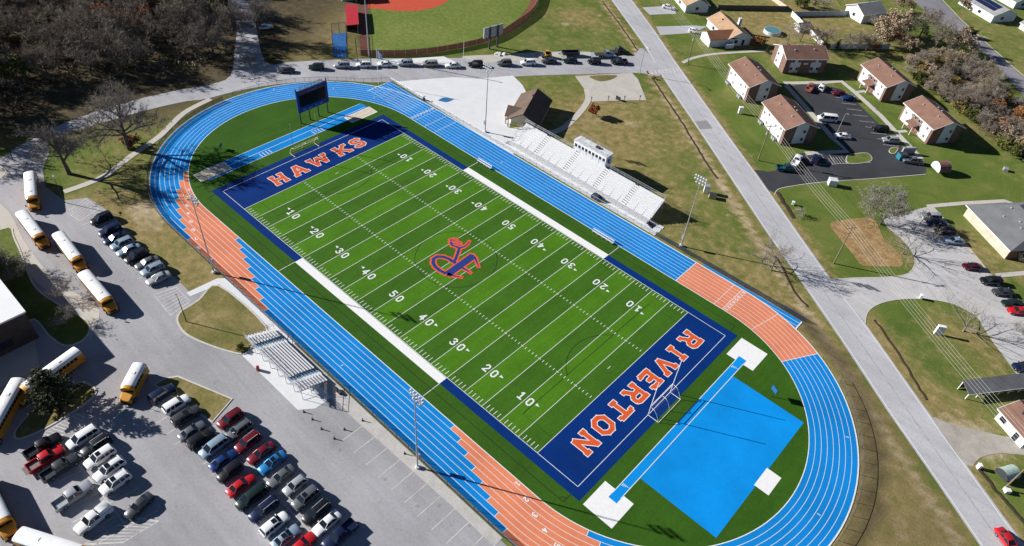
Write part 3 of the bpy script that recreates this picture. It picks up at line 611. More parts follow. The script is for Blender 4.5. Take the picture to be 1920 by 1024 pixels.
# ---- bleachers
BWH=M('bleacher_white',(.68,.69,.71),.45,.04,2,.5)
def bleacher(name,label,x0,x1,yf,yb,zf,zb,rows,aisles,walk=None,rail_h=1.05,group=None,fo=.05,fw=.9,rs=.8,mat=None,amat=None):
    """rows step from front y=yf up to back y=yb"""
    cx=(x0+x1)/2; cy=(yf+yb)/2; e=empty(name,(cx,cy,.055),0,label,'bleachers',group)
    dy=(yb-yf)/rows; s=1 if dy>0 else -1; dz=(zb-zf)/max(1,rows-1)
    spans=[]; a=x0
    for (p,q) in aisles: spans.append((a,p)); a=q
    spans.append((a,x1))
    for i in range(rows):
        y=yf+dy*(i+.5); z=zf+dz*i; b=MB()
        for a,q in spans:
            L=q-a
            b.box((a+q)/2-cx,y+dy*.30-cy,z+.36,L,.27,.05); b.box((a+q)/2-cx,y-dy*fo-cy,z,L,abs(dy)*fw,.05); b.box((a+q)/2-cx,y+dy*.49-cy,z+.06,L,.03,abs(dz)*rs+.02)
        b.build('bench_row',mat or ALU,e)
        for p,q in aisles: b=MB(); b.box((p+q)/2-cx,y-cy,z-.03,q-p-.06,abs(dy)*.96,.05); b.box((p+q)/2-cx,y+dy*.22-cy,z+.02,q-p-.1,abs(dy)*.42,.15); b.build('aisle_step',amat or ALUD,e)
    b=MB(); n=max(4,int((x1-x0)/2.4))
    for k in range(n+1):
        x=x0+(x1-x0)*k/n-cx
        for j in (0,.34,.67,1):
            yy=yf+(yb-yf)*j*.97; zz=zf+(zb-zf)*j; b.tube((x,yy-cy,0),(x,yy-cy,zz),.05,.05,4)
        b.beam((x,yf-cy,zf-.09),(x,yb-cy,zb-.09),.09,.12); b.beam((x,yb-cy,.15),(x,yf+(yb-yf)*.4-cy,zf+(zb-zf)*.4-.15),.05,.05)
    b.build('support_frame',STEEL,e)
    b=MB(); h=zb+.45+rail_h; n=int((x1-x0)/2)
    for k in range(n+1):
        x=x0+(x1-x0)*k/n-cx; b.tube((x,yb+s*.1-cy,zb-.1),(x,yb+s*.1-cy,h),.03,.03,5)
    for zz in (h,h-.5): b.tube((x0-cx,yb+s*.1-cy,zz),(x1-cx,yb+s*.1-cy,zz),.032,.032,5)
    for x in (x0-.05-cx,x1+.05-cx):
        for k in range(5):
            j=k/4; b.tube((x,yf+(yb-yf)*j-cy,zf+(zb-zf)*j),(x,yf+(yb-yf)*j-cy,zf+(zb-zf)*j+.45+rail_h),.03,.03,5)
        for o in (0,-.5): b.tube((x,yf-cy,zf+.45+rail_h+o),(x,yb-cy,zb+.45+rail_h+o),.032,.032,5)
    b.build('guard_rail',STEEL,e)
    b=MB(); b.quad((x0-cx,yb+s*.1-cy,zb-.1),(x1-cx,yb+s*.1-cy,zb-.1),(x1-cx,yb+s*.1-cy,h-.03),(x0-cx,yb+s*.1-cy,h-.03)); b.build('rail_mesh',CL_L,e)
    if walk:
        w,zw=walk; b=MB(); yy=yf-s*w
        b.box(0,(yf+yy)/2-cy,zw-.06,x1-x0,w,.06,0); 
        for k in range(int((x1-x0)/3)+1):
            x=x0+.1+k*3-cx; b.tube((x,yy+s*.08-cy,0),(x,yy+s*.08-cy,zw-.06),.05,.05,4)
        b.build('front_walkway',ALU,e)
        b=MB()
        for k in range(int((x1-x0)/2)+1):
            x=x0+.06+k*2-cx; b.tube((x,yy+s*.06-cy,zw-.06),(x,yy+s*.06-cy,zw+1.05),.03,.03,5)
        for o in (1.05,.55,.15): b.tube((x0-cx,yy+s*.06-cy,zw+o),(x1-cx,yy+s*.06-cy,zw+o),.03,.03,5)
        b.build('walkway_rail',STEEL,e)
    return e
e=bleacher('bleachers','large white aluminium home bleachers between the blue track and the press box',-22.8,22.6,43.0,48.2,1.0,4.0,10,[(-15.2,-14.0),(-5.2,-4.0),(4.6,5.8),(13.8,15.0)],walk=(1.5,.85),mat=BWH,amat=BWH)
# stairs and ramp at the ends of the home bleachers
cx,cy=(-22.8+22.6)/2,(43.0+48.2)/2
for x,s in ((22.65,1),(-22.85,-1)):
    b=MB()
    for k in range(5): b.box(x+s*(.2+.3*k)-cx,42.3-cy,.7-.16*k,.3,1.2,.05)
    for yy in (41.75,42.85):
        b.beam((x-cx,yy-cy,.75),(x+s*1.6-cx,yy-cy,.02),.05,.2); b.tube((x-cx,yy-cy,1.75),(x+s*1.6-cx,yy-cy,1.0),.03,.03,5); b.tube((x+s*1.6-cx,yy-cy,0),(x+s*1.6-cx,yy-cy,1.0),.03,.03,5); b.tube((x+s*.05-cx,yy-cy,.7),(x+s*.05-cx,yy-cy,1.75),.03,.03,5)
    b.build('end_stairs',DKM if s>0 else STEEL,e)
bleacher('bleachers','small bare aluminium visitor bleachers beside the parking lot fence',-9.2,8.3,-40.6,-46.6,.35,2.55,10,[(-6.6,-5.3),(4.3,5.6)],fo=.22,fw=.42,rs=.3,mat=BWH,amat=M('aisle_shade_blue',(.22,.36,.48),.6,.15,3))  # aisles coloured blue for the shade seen in their gaps
# ---- press box on top of the home bleachers
def pressbox():
    x0,x1,y0,y1,zb,zt=-6.4,4.1,48.35,51.0,3.9,7.0
    e=empty('press_box',((x0+x1)/2,(y0+y1)/2,.05),0,'white press box raised on legs behind the home bleachers','press box'); cx,cy=(x0+x1)/2,(y0+y1)/2
    b=MB(); b.box(0,0,zb,x1-x0,y1-y0,zt-zb-.05); b.build('wall',M('pressbox_siding',(.74,.75,.77),.55,.05,1.2),e)
    for k in range(9):
        x=x0+.75+k*1.13-cx
        w=MB(); w.box(x,y0-cy-.02,zb+1.5,.74,.05,.95); w.build('window',GLASS,e)
    b=MB(); b.box(0,0,zt-.05,x1-x0+.35,y1-y0+.35,.16); b.build('roof',M('pressbox_roof',(.62,.63,.66),.7,.12,.8),e)
    b=MB()
    for k in range(7):
        for yy in (y0,y1):
            x=x0+(x1-x0)*k/6-cx; b.tube((x,yy-cy,zt+.1),(x,yy-cy,zt+1.05),.028,.028,5)
    for zz in (zt+1.05,zt+.55):
        P=[(x0-cx,y0-cy,zz),(x1-cx,y0-cy,zz),(x1-cx,y1-cy,zz),(x0-cx,y1-cy,zz),(x0-cx,y0-cy,zz)]; b.path(P,.028)
    b.build('roof_rail',STEEL,e)
    for x in (x0+.2,-2.9,.6,x1-.2):
        for yy in (y0+.2,y1-.2): b=MB(); b.box(x-cx,yy-cy,0,.2,.2,zb); b.build('leg',STEEL,e)
    d=MB(); d.box(x1-cx+.02,0,zb+.05,.05,.95,2.05); d.build('door',M('blue_door',(.07,.20,.42),.5,.05),e)
    b=MB(); b.box(x1-cx+.75,0,zb-.08,1.4,1.6,.08)
    for k in range(12): b.box(x1-cx+1.6+.27*k,.35,zb-.35-.3*k,.28,1.0,.05)
    for yy in (-.15,.85): b.beam((x1-cx+1.4,yy,zb-.1),(x1-cx+4.8,yy,.1),.06,.22); b.tube((x1-cx+1.4,yy,zb+.9),(x1-cx+4.8,yy,1.05),.03,.03,5)
    b.build('stairs',M('blue_steel',(.10,.16,.26),.6,.1),e)
    b=MB(); b.box(1.2,.3,zt+.11,1.1,.7,.45); b.build('roof_unit',DKM,e)
pressbox()
# stage tarp / covered cart in front of the home bleachers
b=MB(); b.box(0,0,.05,2.4,1.5,.95); b.box(0,0,1.0,1.9,1.15,.35,0,0,.8); b.box(.5,-.2,1.35,.6,.5,.25,0,.4,.7)
o=b.build('equipment_cart',M('dark_tarp',(.03,.045,.075),.7,.2,2),None); o.location=(7.9,40.9,.06); tag(o,'dark covered equipment cart standing in front of the home bleachers','cart')
# ---- floodlight poles
def lightpole(x,y,label,h=20.2):
    e=empty('light_pole',(x,y,.05),0 if y<0 else math.pi,label,'light pole','floodlight poles around the stadium')
    b=MB(); b.tube((0,0,0),(0,0,h),.16,.07,10); b.build('pole',STEEL,e,40); b=MB(); b.tube((0,0,0),(0,0,.5),.45,.4,10); b.build('base',MATS['concrete'],e)
    b=MB(); b.tube((0,0,3.4),(0,0,3.4),.1,.1); b.box(.0,.38,2.6,.5,.35,1.1); b.build('control_box',STEEL,e)
    for zz in (h-.15,h-.95,h-1.75):
        b=MB(); b.box(0,.16,zz-.08,2.9 if zz>h-1.5 else 1.9,.1,.12); b.build('crossarm',STEEL,e)
        n=5 if zz>h-1.5 else 3
        for k in range(n):
            xx=(-1.3+2.6*k/4) if n==5 else -.8+.8*k
            b=MB(); b.tube((xx,.2,zz),(xx,.45,zz-.18),.1,.25,9,0); b.tube((xx,.45,zz-.18),(xx,.48,zz-.2),.24,.22,9,1); b.build('lamp',[WHT,LAMPG],e)
    return e
lightpole(33.2,-41.0,'tall floodlight pole beside the parking lot near the lower orange zone'); lightpole(-31.5,-40.5,'tall floodlight pole beside the walkway at the upper left orange zone')
lightpole(32.7,41.6,'tall floodlight pole on the grass right of the home bleachers'); lightpole(-31.7,41.6,'tall floodlight pole on the white plaza near the concession building')
# ---- goals with uprights
def goal(x,s,mat,label):
    e=empty('goal_post',(x,0,.07),0 if s>0 else math.pi,label,'goal post','combination goals at the field ends')
    for y in (-3.7,3.7):
        b=MB(); b.tube((0,y,0),(0,y,2.5),.07,.07,6); b.tube((0,y,2.5),(-.0,y,9.8),.085,.075,6); b.build('upright',mat,e)
    b=MB(); b.tube((0,-3.7,2.5),(0,3.7,2.5),.07,.07,6); b.tube((0,-3.7,3.05),(0,3.7,3.05),.05,.05,6); b.build('crossbar',mat,e)
    b=MB()
    for y in (-3.7,3.7):
        b.path([(0,y,2.5),(.9,y,2.35),(1.6,y,1.5),(2.35,y,0)],.05); b.tube((0,y,.05),(2.35,y,.05),.05,.05,5)
    b.tube((2.35,-3.7,.05),(2.35,3.7,.05),.05,.05,5); b.path([(0,0,2.5),(1.0,0,2.35),(1.7,0,1.5),(2.35,0,.05)],.05)
    b.build('back_frame',mat,e)
    b=MB(); b.quad((1.0,-3.7,2.3),(1.0,3.7,2.3),(2.33,3.7,.08),(2.33,-3.7,.08)); b.quad((0,-3.7,2.48),(0,3.7,2.48),(1.0,3.7,2.3),(1.0,-3.7,2.3)); b.build('net',NET,e)
goal(54.9,1,PW,'white goal with tall uprights at the RIVERTON end zone'); goal(-55.3,-1,YEL,'pale yellow goal with tall uprights at the HAWKS end zone')
# ---- scoreboard
def scoreboard():
    y0,y1=6.2,16.0; e=empty('scoreboard',(-67.35,(y0+y1)/2,.06),0,'tall navy scoreboard with a black screen behind the HAWKS end zone','scoreboard'); h=(y1-y0)/2
    for y in (-4.45,-1.5,1.4,4.35):
        b=MB(); b.box(-.1,y,0,.28,.28,9.4 if abs(y)>3 else 4.0); b.build('post',DKM,e)
    b=MB(); b.box(.15,0,3.4,.35,2*h,6.2); b.build('cabinet',NAVY,e)
    b=MB(); b.box(.33,0,4.9,.06,2*h-1.5,3.5); b.build('screen',BLK,e)
    b=MB(); b.box(.33,0,8.55,.05,2*h-1.4,.62); b.build('header_panel',M('header_maroon',(.10,.055,.10),.5,.2,2),e)
    b=MB()
    for y,w in ((-2.9,1.0),(-1.1,1.4),(.9,.8),(2.4,1.1)): b.box(.34,y,3.75,.04,w,.42)
    b.build('sponsor_panel',M('sponsor_blue',(.12,.22,.5),.5,.25,2),e)
    b=MB()
    b.beam((.15,-h+.3,9.75),(.15,h-.3,9.75),.14,.14)
    for k in range(9): y=-h+.5+k*(2*h-1)/8; b.tube((.15,y,9.5),(.15,y,9.75),.04,.04,4)
    for y in (-h+.1,h-.1): b.box(.1,y,9.55,.26,.26,1.0)
    b.build('sign_frame',DKM,e)
    # lettering standing on the cabinet, and on the header
    b=MB(); x=-3.85
    for ch in 'RIVERTON':
        w=FONT[ch][0]*.92; letter(b,ch,(.22,x+w/2,10.35),(0,1,0),(0,0,1),1.2,.8,.02,mi_out=None,mi_in=0,sw=.24); x+=w+.14
    b.build('rooftop_letters',MATS['white_paint'],e)
    b=MB(); x=-1.35
    for ch in 'HAWKS':
        w=FONT[ch][0]*.5; letter(b,ch,(.385,x+w/2,8.86),(0,1,0),(0,0,1),.42,1.1,.0,mi_out=None,mi_in=0,sw=.2); x+=w+.1
    b.build('header_letters',M('header_letter',(.36,.20,.22),.6,.1),e)
scoreboard()
# ---- fences round the track
def fence(name,label,pts,h,meshmat,post_every=3.0,postmat=None,rail_r=.035,group=None,z=.03):
    c=pts[len(pts)//2]; e=empty(name,(c[0],c[1],z),0,label,'fence',group); P=[Vector((x-c[0],y-c[1])) for x,y in pts]; postmat=postmat or DKM
    d=0; nxt=0; posts=[]; 
    for a,b_ in zip(P[:-1],P[1:]):
        L=(b_-a).length
        while nxt<=d+L+1e-6: posts.append(a.lerp(b_,(nxt-d)/L if L else 0)); nxt+=post_every
        d+=L
    if len(posts)<=95:
        proto=None
        for p in posts:
            if proto is None:
                b=MB(); b.tube((0,0,0),(0,0,h+.05),.045,.045,5); proto=b.build('post',postmat,e); q=proto
            else: q=proto.copy(); COL.objects.link(q); q.parent=e
            q.location=(p.x,p.y,0)
    b=MB()
    for a,b_ in zip(P[:-1],P[1:]): b.tube((a.x,a.y,h),(b_.x,b_.y,h),rail_r,rail_r,4,cap=False)
    b.build('top_rail',postmat,e)
    b=MB()
    for a,b_ in zip(P[:-1],P[1:]): b.quad((a.x,a.y,.03),(b_.x,b_.y,.03),(b_.x,b_.y,h-.01),(a.x,a.y,h-.01))
    b.build('fence_mesh',meshmat,e); return e
near=[TP(u,39.75) for u in np.linspace(160,SL+AL+SL+8,60)]
fence('track_fence','dark screened fence along the parking lot side of the track',near,1.25,CL_D,3.2)
far=[TP(u,40.0) for u in np.linspace(SL+AL+SL+9,TOT-24,50)]
fence('track_fence','thin dark chain-link fence round the lower right track curve',far,1.25,CL_L,3.0)
fr=[(-69.9,39.9),(-28.4,40.05)]; fence('track_fence','grey chain-link fence between the track and the white plaza',fr,1.2,CL_L,2.6,STEEL)
fence('track_fence','grey rail fence between the track and the home bleachers',[(-28.2,40.05),(26.2,40.2)],1.1,CL_L,2.4,STEEL)
fence('track_fence','dark chain-link fence right of the home bleachers beside the orange zone',[(26.4,40.3),(45,40.4),(65.0,40.5)],1.25,CL_D,3.0)
lf=[TP(u,40.1) for u in np.linspace(SL+36,159,22)]
fence('track_fence','low dark chain-link fence round the upper left track curve',lf+[],1.2,CL_L,2.6)
fence('track_fence','chain-link fence behind the scoreboard curve beside the driveway',[(-69.9,39.9)]+[TP(u,40.1) for u in np.linspace(SL+22,SL+36,8)],1.2,CL_L,2.6)
fence('ballpark_fence','brown chain-link outfield fence with a pale top rail',[G(*p) for p in catmull([(676,104),(760,104),(840,95),(918,77),(965,50),(1002,20),(1016,-30)],5,False)],1.9,chain('brown_windscreen',(.11,.035,.025),.8),3.5,M('tan_rail',(.55,.42,.3),.6))
fence('ballpark_fence','tall dark fence on the left side of the ball field',[G(674,104),G(671,50),G(668,-30)],2.2,CL_L,3.0)
# ---- benches, pads, small stadium things
def bench(x0,x1,y,label):
    e=empty('team_bench',((x0+x1)/2,y,.07),0,label,'bench','white team benches'); L=x1-x0
    b=MB(); b.box(0,0,.43,L,.4,.06); b.build('seat',ALU,e)
    b=MB(); b.box(0,-.28 if y<0 else .28,.8,L,.05,.28); b.build('backrest',ALU,e)
    for k in range(5):
        b=MB(); b.box(-L/2+.3+k*(L-.6)/4,0,0,.07,.5,.43); b.box(-L/2+.3+k*(L-.6)/4,(-.28 if y<0 else .28),.3,.06,.05,.55); b.build('leg',STEEL,e)
bench(-23.2,-18.2,30.05,'long white team bench beside the track left of midfield'); bench(15.2,21.4,30.05,'long white team bench beside the track right of midfield')
b=MB(); b.tube((0,0,0),(0,0,2.6),.06,.06,6); e=empty('timing_board',(69.3,17.2,.06),2.6,'small blue sign board on a dark post near the blue apron','sign'); b.build('post',DKM,e); b=MB(); b.box(0,.1,1.6,1.5,.12,1.1); b.build('board',paint('sign_blue',(.02,.13,.34)),e)
b=MB(); b.tube((0,0,0),(0,0,1.3),.05,.05,6); e=empty('timing_board',(G(416,280)[0],G(416,280)[1],.06),2.2,'small blue board on the turf left of the scoreboard','sign'); b.build('post',DKM,e); b=MB(); b.box(0,.08,.7,1.3,.1,.9); b.build('board',MATS['sign_blue'],e)
def flagpole():
    p=G(710,158); e=empty('flagpole',(p[0],p[1],.05),0,'white flagpole with a white flag behind the track curve','flagpole')
    b=MB(); b.tube((0,0,0),(0,0,11.6),.09,.05,7); b.build('pole',PW,e)
    b=MB(); P=[]
    n=7
    for i in range(n): x=i*.24; y=i*.12+.1*math.sin(i*1.4); P.append((x,y))
    for (a,c) in zip(P[:-1],P[1:]):
        for zz in (0,): b.quad((a[0],a[1],8.6-a[0]*.5),(c[0],c[1],8.6-c[0]*.5),(c[0],c[1],11.3-c[0]*1.2),(a[0],a[1],11.3-a[0]*1.2))
    b.build('flag',M('flag_cloth',(.75,.74,.72),.8,.05),e)
flagpole()
BOLL=['dark bollard in the lot, nearest the small bleachers','dark bollard in the lot, second out from the small bleachers','dark bollard in the lot, third out from the small bleachers','dark bollard in the lot, outermost of its slanting line','dark bollard near the first painted bay by the track','dark bollard beside the track fence above the first bay','dark bollard at the fence below the floodlight pole']
for (u,v),lab in zip([(570,773),(586,787),(603,805),(627,823),(646,806),(680,789),(759,851)],BOLL):
    b=MB(); x,y=G(u,v); b.tube((x,y,.03),(x,y,.72),.10,.08,8); b.tube((x,y,.72),(x,y,.80),.08,.02,8); b.tube((x,y,.03),(x,y,.08),.22,.22,8)
    o=b.build('bollard',DKM); tag(o,lab,'bollard','dark bollards in the parking lot')
b=MB(); x,y=G(484,694); b.tube((x,y,.03),(x,y,1.0),.35,.33,10); b.tube((x,y,1.0),(x,y,1.12),.36,.2,10); o=b.build('trash_barrel',paint('barrel_red',(.35,.05,.04))); tag(o,'red trash barrel on the lot behind the small bleachers','trash barrel')
b=MB(); x,y=G(634,735); b.box(x,y,.06,1.6,.5,.45); b.box(x,y,.51,1.7,.6,.06); o=b.build('storage_box',DKM); tag(o,'low dark box on the concrete beside the small bleachers','box')
for (u,v,s),lab in zip([(1108,192,1),(1140,190,1),(1170,190,1),(1199,189,1)],['dark post at the left end of the concrete lot edge','dark post second along the concrete lot edge','dark post right of the grill on the concrete lot edge','dark post at the right end of the concrete lot edge']):
    b=MB(); x,y=G(u,v); b.tube((x,y,.04),(x,y,1.5),.08,.08,6); b.box(x,y,1.3,.35,.1,.5); o=b.build('marker_post',DKM); tag(o,lab,'post','posts along the concrete lot')
b=MB(); x,y=G(1159,188); b.box(x,y,.5,1.1,.7,.5); b.tube((x,y,.04),(x,y,.5),.1,.1,6); b.tube((x-.7,y,.04),(x-.7,y,1.2),.25,.22,8); o=b.build('barbecue_grill',DKM); tag(o,'dark barbecue grill and bin at the concrete lot edge','grill')

b=MB(); x,y=G(795,188); b.tube((x,y,.05),(x,y,1.1),.38,.36,10); b.tube((x,y,1.1),(x,y,1.2),.4,.3,10); o=b.build('trash_bin',DKM); tag(o,'black trash bin on the white plaza beside the track fence','trash bin')
# ================================================================ BUILDINGS
def brickmat(name,c1,c2,mortar,scale=3.2):
    m,nt,b=newmat(name); b.inputs['Roughness'].default_value=.85; b.inputs['Specular IOR Level'].default_value=.2
    tc=nt.nodes.new('ShaderNodeTexCoord'); mp=nt.nodes.new('ShaderNodeMapping'); mp.inputs['Rotation'].default_value=(R_(90),0,0)
    s=nt.nodes.new('ShaderNodeSeparateXYZ'); nt.links.new(tc.outputs['Object'],s.inputs[0]); cb=nt.nodes.new('ShaderNodeCombineXYZ')
    nt.links.new(math_(nt,'ADD',s.outputs[0],s.outputs[1]),cb.inputs[0]); nt.links.new(s.outputs[2],cb.inputs[1])
    br=nt.nodes.new('ShaderNodeTexBrick'); br.inputs['Scale'].default_value=scale; br.inputs['Color1'].default_value=(*c1,1); br.inputs['Color2'].default_value=(*c2,1); br.inputs['Mortar'].default_value=(*mortar,1)
    br.inputs['Mortar Size'].default_value=.025; nt.links.new(cb.outputs[0],br.inputs['Vector'])
    k=ramp(nt,noise(nt,pos_node(nt),.7,4),[(.3,.85),(.7,1.15)]); nt.links.new(mix(nt,1,br.outputs['Color'],k,'MULTIPLY'),b.inputs['Base Color']); return m
def shingle(name,c):
    m,nt,b=newmat(name); b.inputs['Roughness'].default_value=.9; b.inputs['Specular IOR Level'].default_value=.15; p=pos_node(nt)
    a=ramp(nt,noise(nt,p,.35,5,.6),[(.3,.84),(.7,1.14)]); f=ramp(nt,noise(nt,p,4,2,.7),[(.3,.88),(.7,1.12)])
    tc=nt.nodes.new('ShaderNodeTexCoord'); w=nt.nodes.new('ShaderNodeTexWave'); w.bands_direction='Z'; w.inputs['Scale'].default_value=2.2; w.inputs['Distortion'].default_value=.6; nt.links.new(tc.outputs['Object'],w.inputs['Vector'])
    k=ramp(nt,w.outputs['Fac'],[(0,.93),(1,1.05)])
    nt.links.new(mix(nt,1,mix(nt,1,mix(nt,1,c,a,'MULTIPLY'),f,'MULTIPLY'),k,'MULTIPLY'),b.inputs['Base Color']); return m
BRICK=brickmat('apartment_brick',(.15,.078,.062),(.20,.105,.082),(.21,.165,.14)); BRK2=brickmat('red_brick',(.22,.07,.05),(.27,.09,.06),(.3,.25,.2)); TANB=brickmat('tan_brick',(.44,.37,.29),(.50,.43,.34),(.44,.40,.35)); SCHB=brickmat('school_brick',(.06,.04,.032),(.075,.05,.04),(.09,.075,.065))
FGLASS=M('curtained_glass',(.16,.18,.18),.15,.2,2,.5); SIDE=M('white_siding',(.60,.625,.66),.6,.05,1.0); SIDE2=M('pale_blue_siding_and_fence_shade',(.55,.60,.66),.6,.05,1.0); FASC=M('fascia_white',(.70,.69,.67),.6,.05); DOORM=M('door_brown',(.14,.05,.035),.5,.05)
SH_B=shingle('brown_shingle',(.205,.118,.090)); SH_D=shingle('umber_shingle',(.135,.098,.076)); SH_T=shingle('tan_shingle',(.40,.265,.165)); SH_G=shingle('grey_shingle',(.15,.155,.165)); SH_R=shingle('russet_shingle',(.30,.135,.075)); SH_L=shingle('light_grey_shingle',(.28,.28,.29))
BEIGE=M('beige_wall',(.58,.50,.38),.75,.06)
def roof_gable(e,L,W,zE,zR,mat,oh=.45,name='roof',th=.16,fas=None):
    b=MB(); hl=L/2+oh; hw=W/2+oh; sl=(zR-zE)/(W/2); ze=zE-sl*oh
    for s in (-1,1):
        P=[(-hl,s*hw,ze),(hl,s*hw,ze),(hl,0,zR),(-hl,0,zR)]
        b.add(P+[(x,y,z+th) for x,y,z in P],[(0,1,2,3),(4,5,6,7),(0,1,5,4),(1,2,6,5),(3,0,4,7)],0)
    o=b.build(name,mat,e)
    b=MB()
    for s in (-1,1): b.box(0,s*(hw+.04),ze-.06,2*hl,.07,.2)
    for x in (-hl-.03,hl+.03):
        for s in (-1,1): b.beam((x,s*hw,ze+.05),(x,0,zR+.05),.06,.2)
    b.build('fascia',fas or FASC,o); return o
def walls_gable(e,L,W,zE,zR,mat,name='wall'):
    b=MB(); l,w=L/2,W/2
    V=[(-l,-w,0),(l,-w,0),(l,w,0),(-l,w,0),(-l,-w,zE),(l,-w,zE),(l,w,zE),(-l,w,zE),(-l,0,zR-.02),(l,0,zR-.02)]
    b.add(V,[(0,1,5,4),(1,2,6,9,5),(2,3,7,6),(3,0,4,8,7)]); return b.build(name,mat,e)
def opening(e,x,y,z,w,h,face,name='window',mat=None,frame=None,out=.05):
    """face: 'x' pane normal along x, 'y' along y ; sits proud of the wall at x,y"""
    f=MB()
    if face=='y': f.box(x,y,z-.06,w+.14,.07,h+.12)
    else: f.box(x,y,z-.06,.07,w+.14,h+.12)
    fo=f.build(name,frame or FASC,e); p=MB()
    sx=1 if (y if face=='y' else x)>0 else -1
    if face=='y': p.box(x,y+sx*.03,z,w,.05,h)
    else: p.box(x+sx*.03,y,z,.05,w,h)
    p.build('pane' if name=='window' else 'panel',mat or GLASS,fo)
def apartment(C,az,label,style,L=14.2,W=9.8):
    u=Vector((math.cos(R_(az)),math.sin(R_(az)))); v=Vector((math.cos(R_(az-90)),math.sin(R_(az-90)))); c=Vector(C)+u*L/2+v*W/2
    e=empty('apartment_building',(c.x,c.y,0),R_(az),label,'apartment building','brown roofed brick apartment buildings'); zE,zR=5.3,7.35
    walls_gable(e,L,W,zE,zR,BRICK); r=roof_gable(e,L,W,zE,zR,SH_B)
    # gable-end siding (both ends)
    for s in (-1,1):
        b=MB(); x=s*(L/2+.03); w=1.9
        b.add([(x,-w-.2,.3),(x,w-.2,.3),(x,w-.2,zE+(zR-zE)*(1-w/(W/2))),(x,-.2,zR-.25),(x,-w-.2,zE+(zR-zE)*(1-(w)/(W/2)))],[(0,1,2,3,4)])
        for P in [b.v[:]]: b.add([(q[0]+s*.04,q[1],q[2]) for q in P]+P,[(0,1,2,3,4)]+[(i,(i+1)%5,5+(i+1)%5,5+i) for i in range(5)])
        b.build('siding_panel',SIDE,e)
        for z in (1.2,3.7): opening(e,s*(L/2+.10),-1.1,z,.8,.9,'x')
    for s in (1,-1):
        if style=='cross' and s==1:
            b=MB()
            for x in (-3.6,3.6):
                y=s*(W/2+.04); b.box(x,y,2.4,3.6,.08,1.5); b.box(x,y+.002,.4,1.5,.08,2.0); b.box(x,y+.002,.4,2.9,.08,.75); b.box(x,y+.002,3.9,1.5,.08,1.3)
            b.box(0,s*(W/2+.04),3.2,1.6,.08,.6)
            b.build('siding_panel',SIDE,e)
            for x in (-4.55,-2.65,2.65,4.55): opening(e,x,s*(W/2+.06),1.3,.75,.9,'y'); opening(e,x,s*(W/2+.06),4.1,.7,.75,'y')
            continue
        b=MB()
        if style=='porch' and s==1:
            for x in (-4.3,4.3): b.box(x,s*(W/2+.04),.35,3.9,.08,4.8)
        else:
            b.box(0,s*(W/2+.04),.3,L-2.2,.08,zE-.5)
        b.build('siding_panel',SIDE,e)
        for x,z in ((-4.9,1.1),(-4.9,3.7),(-2.2,2.9),(2.4,3.7),(2.4,1.1),(5.0,2.9)): opening(e,x,s*(W/2+.10),z,.8,.85,'y','window',FGLASS)
        if style=='porch' and s==1:
            opening(e,-.9,s*(W/2+.06),3.6,.8,.9,'y'); opening(e,.9,s*(W/2+.06),3.6,.8,.9,'y'); opening(e,0,s*(W/2+.06),.1,1.9,2.1,'y','door',DOORM)
            b=MB(); y0,y1=W/2+.02,W/2+2.3
            P=[(-1.9,y0,3.1),(1.9,y0,3.1),(1.9,y1,2.55),(-1.9,y1,2.55)]; b.add(P+[(x,y,z+.14) for x,y,z in P],[(0,1,2,3),(4,5,6,7),(0,1,5,4),(1,2,6,5),(2,3,7,6),(3,0,4,7)]); b.build('porch_roof',SH_B,e)
            for x in (-1.75,1.75):
                b=MB(); b.box(x,y1-.15,0,.14,.14,2.55); b.build('porch_post',FASC,e)
            b=MB(); 
            for x in (-1.75,1.75): b.box(x,(y0+y1)/2,.9,.06,2.1,.06); [b.box(x,y0+.3+.3*k,.1,.04,.04,.8) for k in range(7)]
            b.build('porch_railing',DOORM,e)
        else:
            for x in (-4.6,-3.6,3.9,4.9):
                b=MB(); b.box(x,s*(W/2+.75),.0,.75,.75,.8); b.tube((x,s*(W/2+.75),.8),(x,s*(W/2+.75),.83),.3,.3,8,1); b.build('air_conditioner',[STEEL,DKM],e)
    for x,y in ((-4.4,-1.3),(-1.0,-.9),(1.2,-1.4),(4.8,-.8),(-3.2,1.6),(3.6,1.9)):
        b=MB(); z=zR+.12-abs(y)*(zR-zE)/(W/2); b.box(x,y,z-.05,.34,.34,.32); b.box(x,y,z+.27,.44,.44,.07); b.build('vent',DKM if abs(x)>4 else STEEL,r)
    return e
apartment((9.2,114.1),145,'brick apartment building with brown roof nearest the road crossing','back'); apartment((28.2,100.4),144,'brick apartment building with brown roof beside the road power lines','back')
apartment((38.3,148.7),144,'brick apartment building with white porch front between the thicket and another','porch'); apartment((57.7,134.6),144,'brick apartment building with porch nearest the barrel-shaped shed','porch')
e2=apartment((8.0,140.8),144,'turned brick apartment building with cross shaped white panels facing the lot','cross',L=10.6,W=10.4)
# A2 stands the other way round: replaced by its own frame
def drop(o):
    for c in list(o.children): drop(c)
    bpy.data.objects.remove(o)
drop(e2)
C2=Vector((8.0,140.8)); u=Vector((math.cos(R_(50)),math.sin(R_(50)))); v=Vector((math.cos(R_(140)),math.sin(R_(140))))
L2,W2=14.2,9.8
c=C2+u*L2/2+v*W2/2
CORN=c-Vector((math.cos(R_(230)),math.sin(R_(230))))*L2/2-Vector((math.cos(R_(140)),math.sin(R_(140))))*W2/2
apartment((CORN.x,CORN.y),230,'turned brick apartment building with cross shaped white panels facing the lot','cross',L=L2,W=W2)
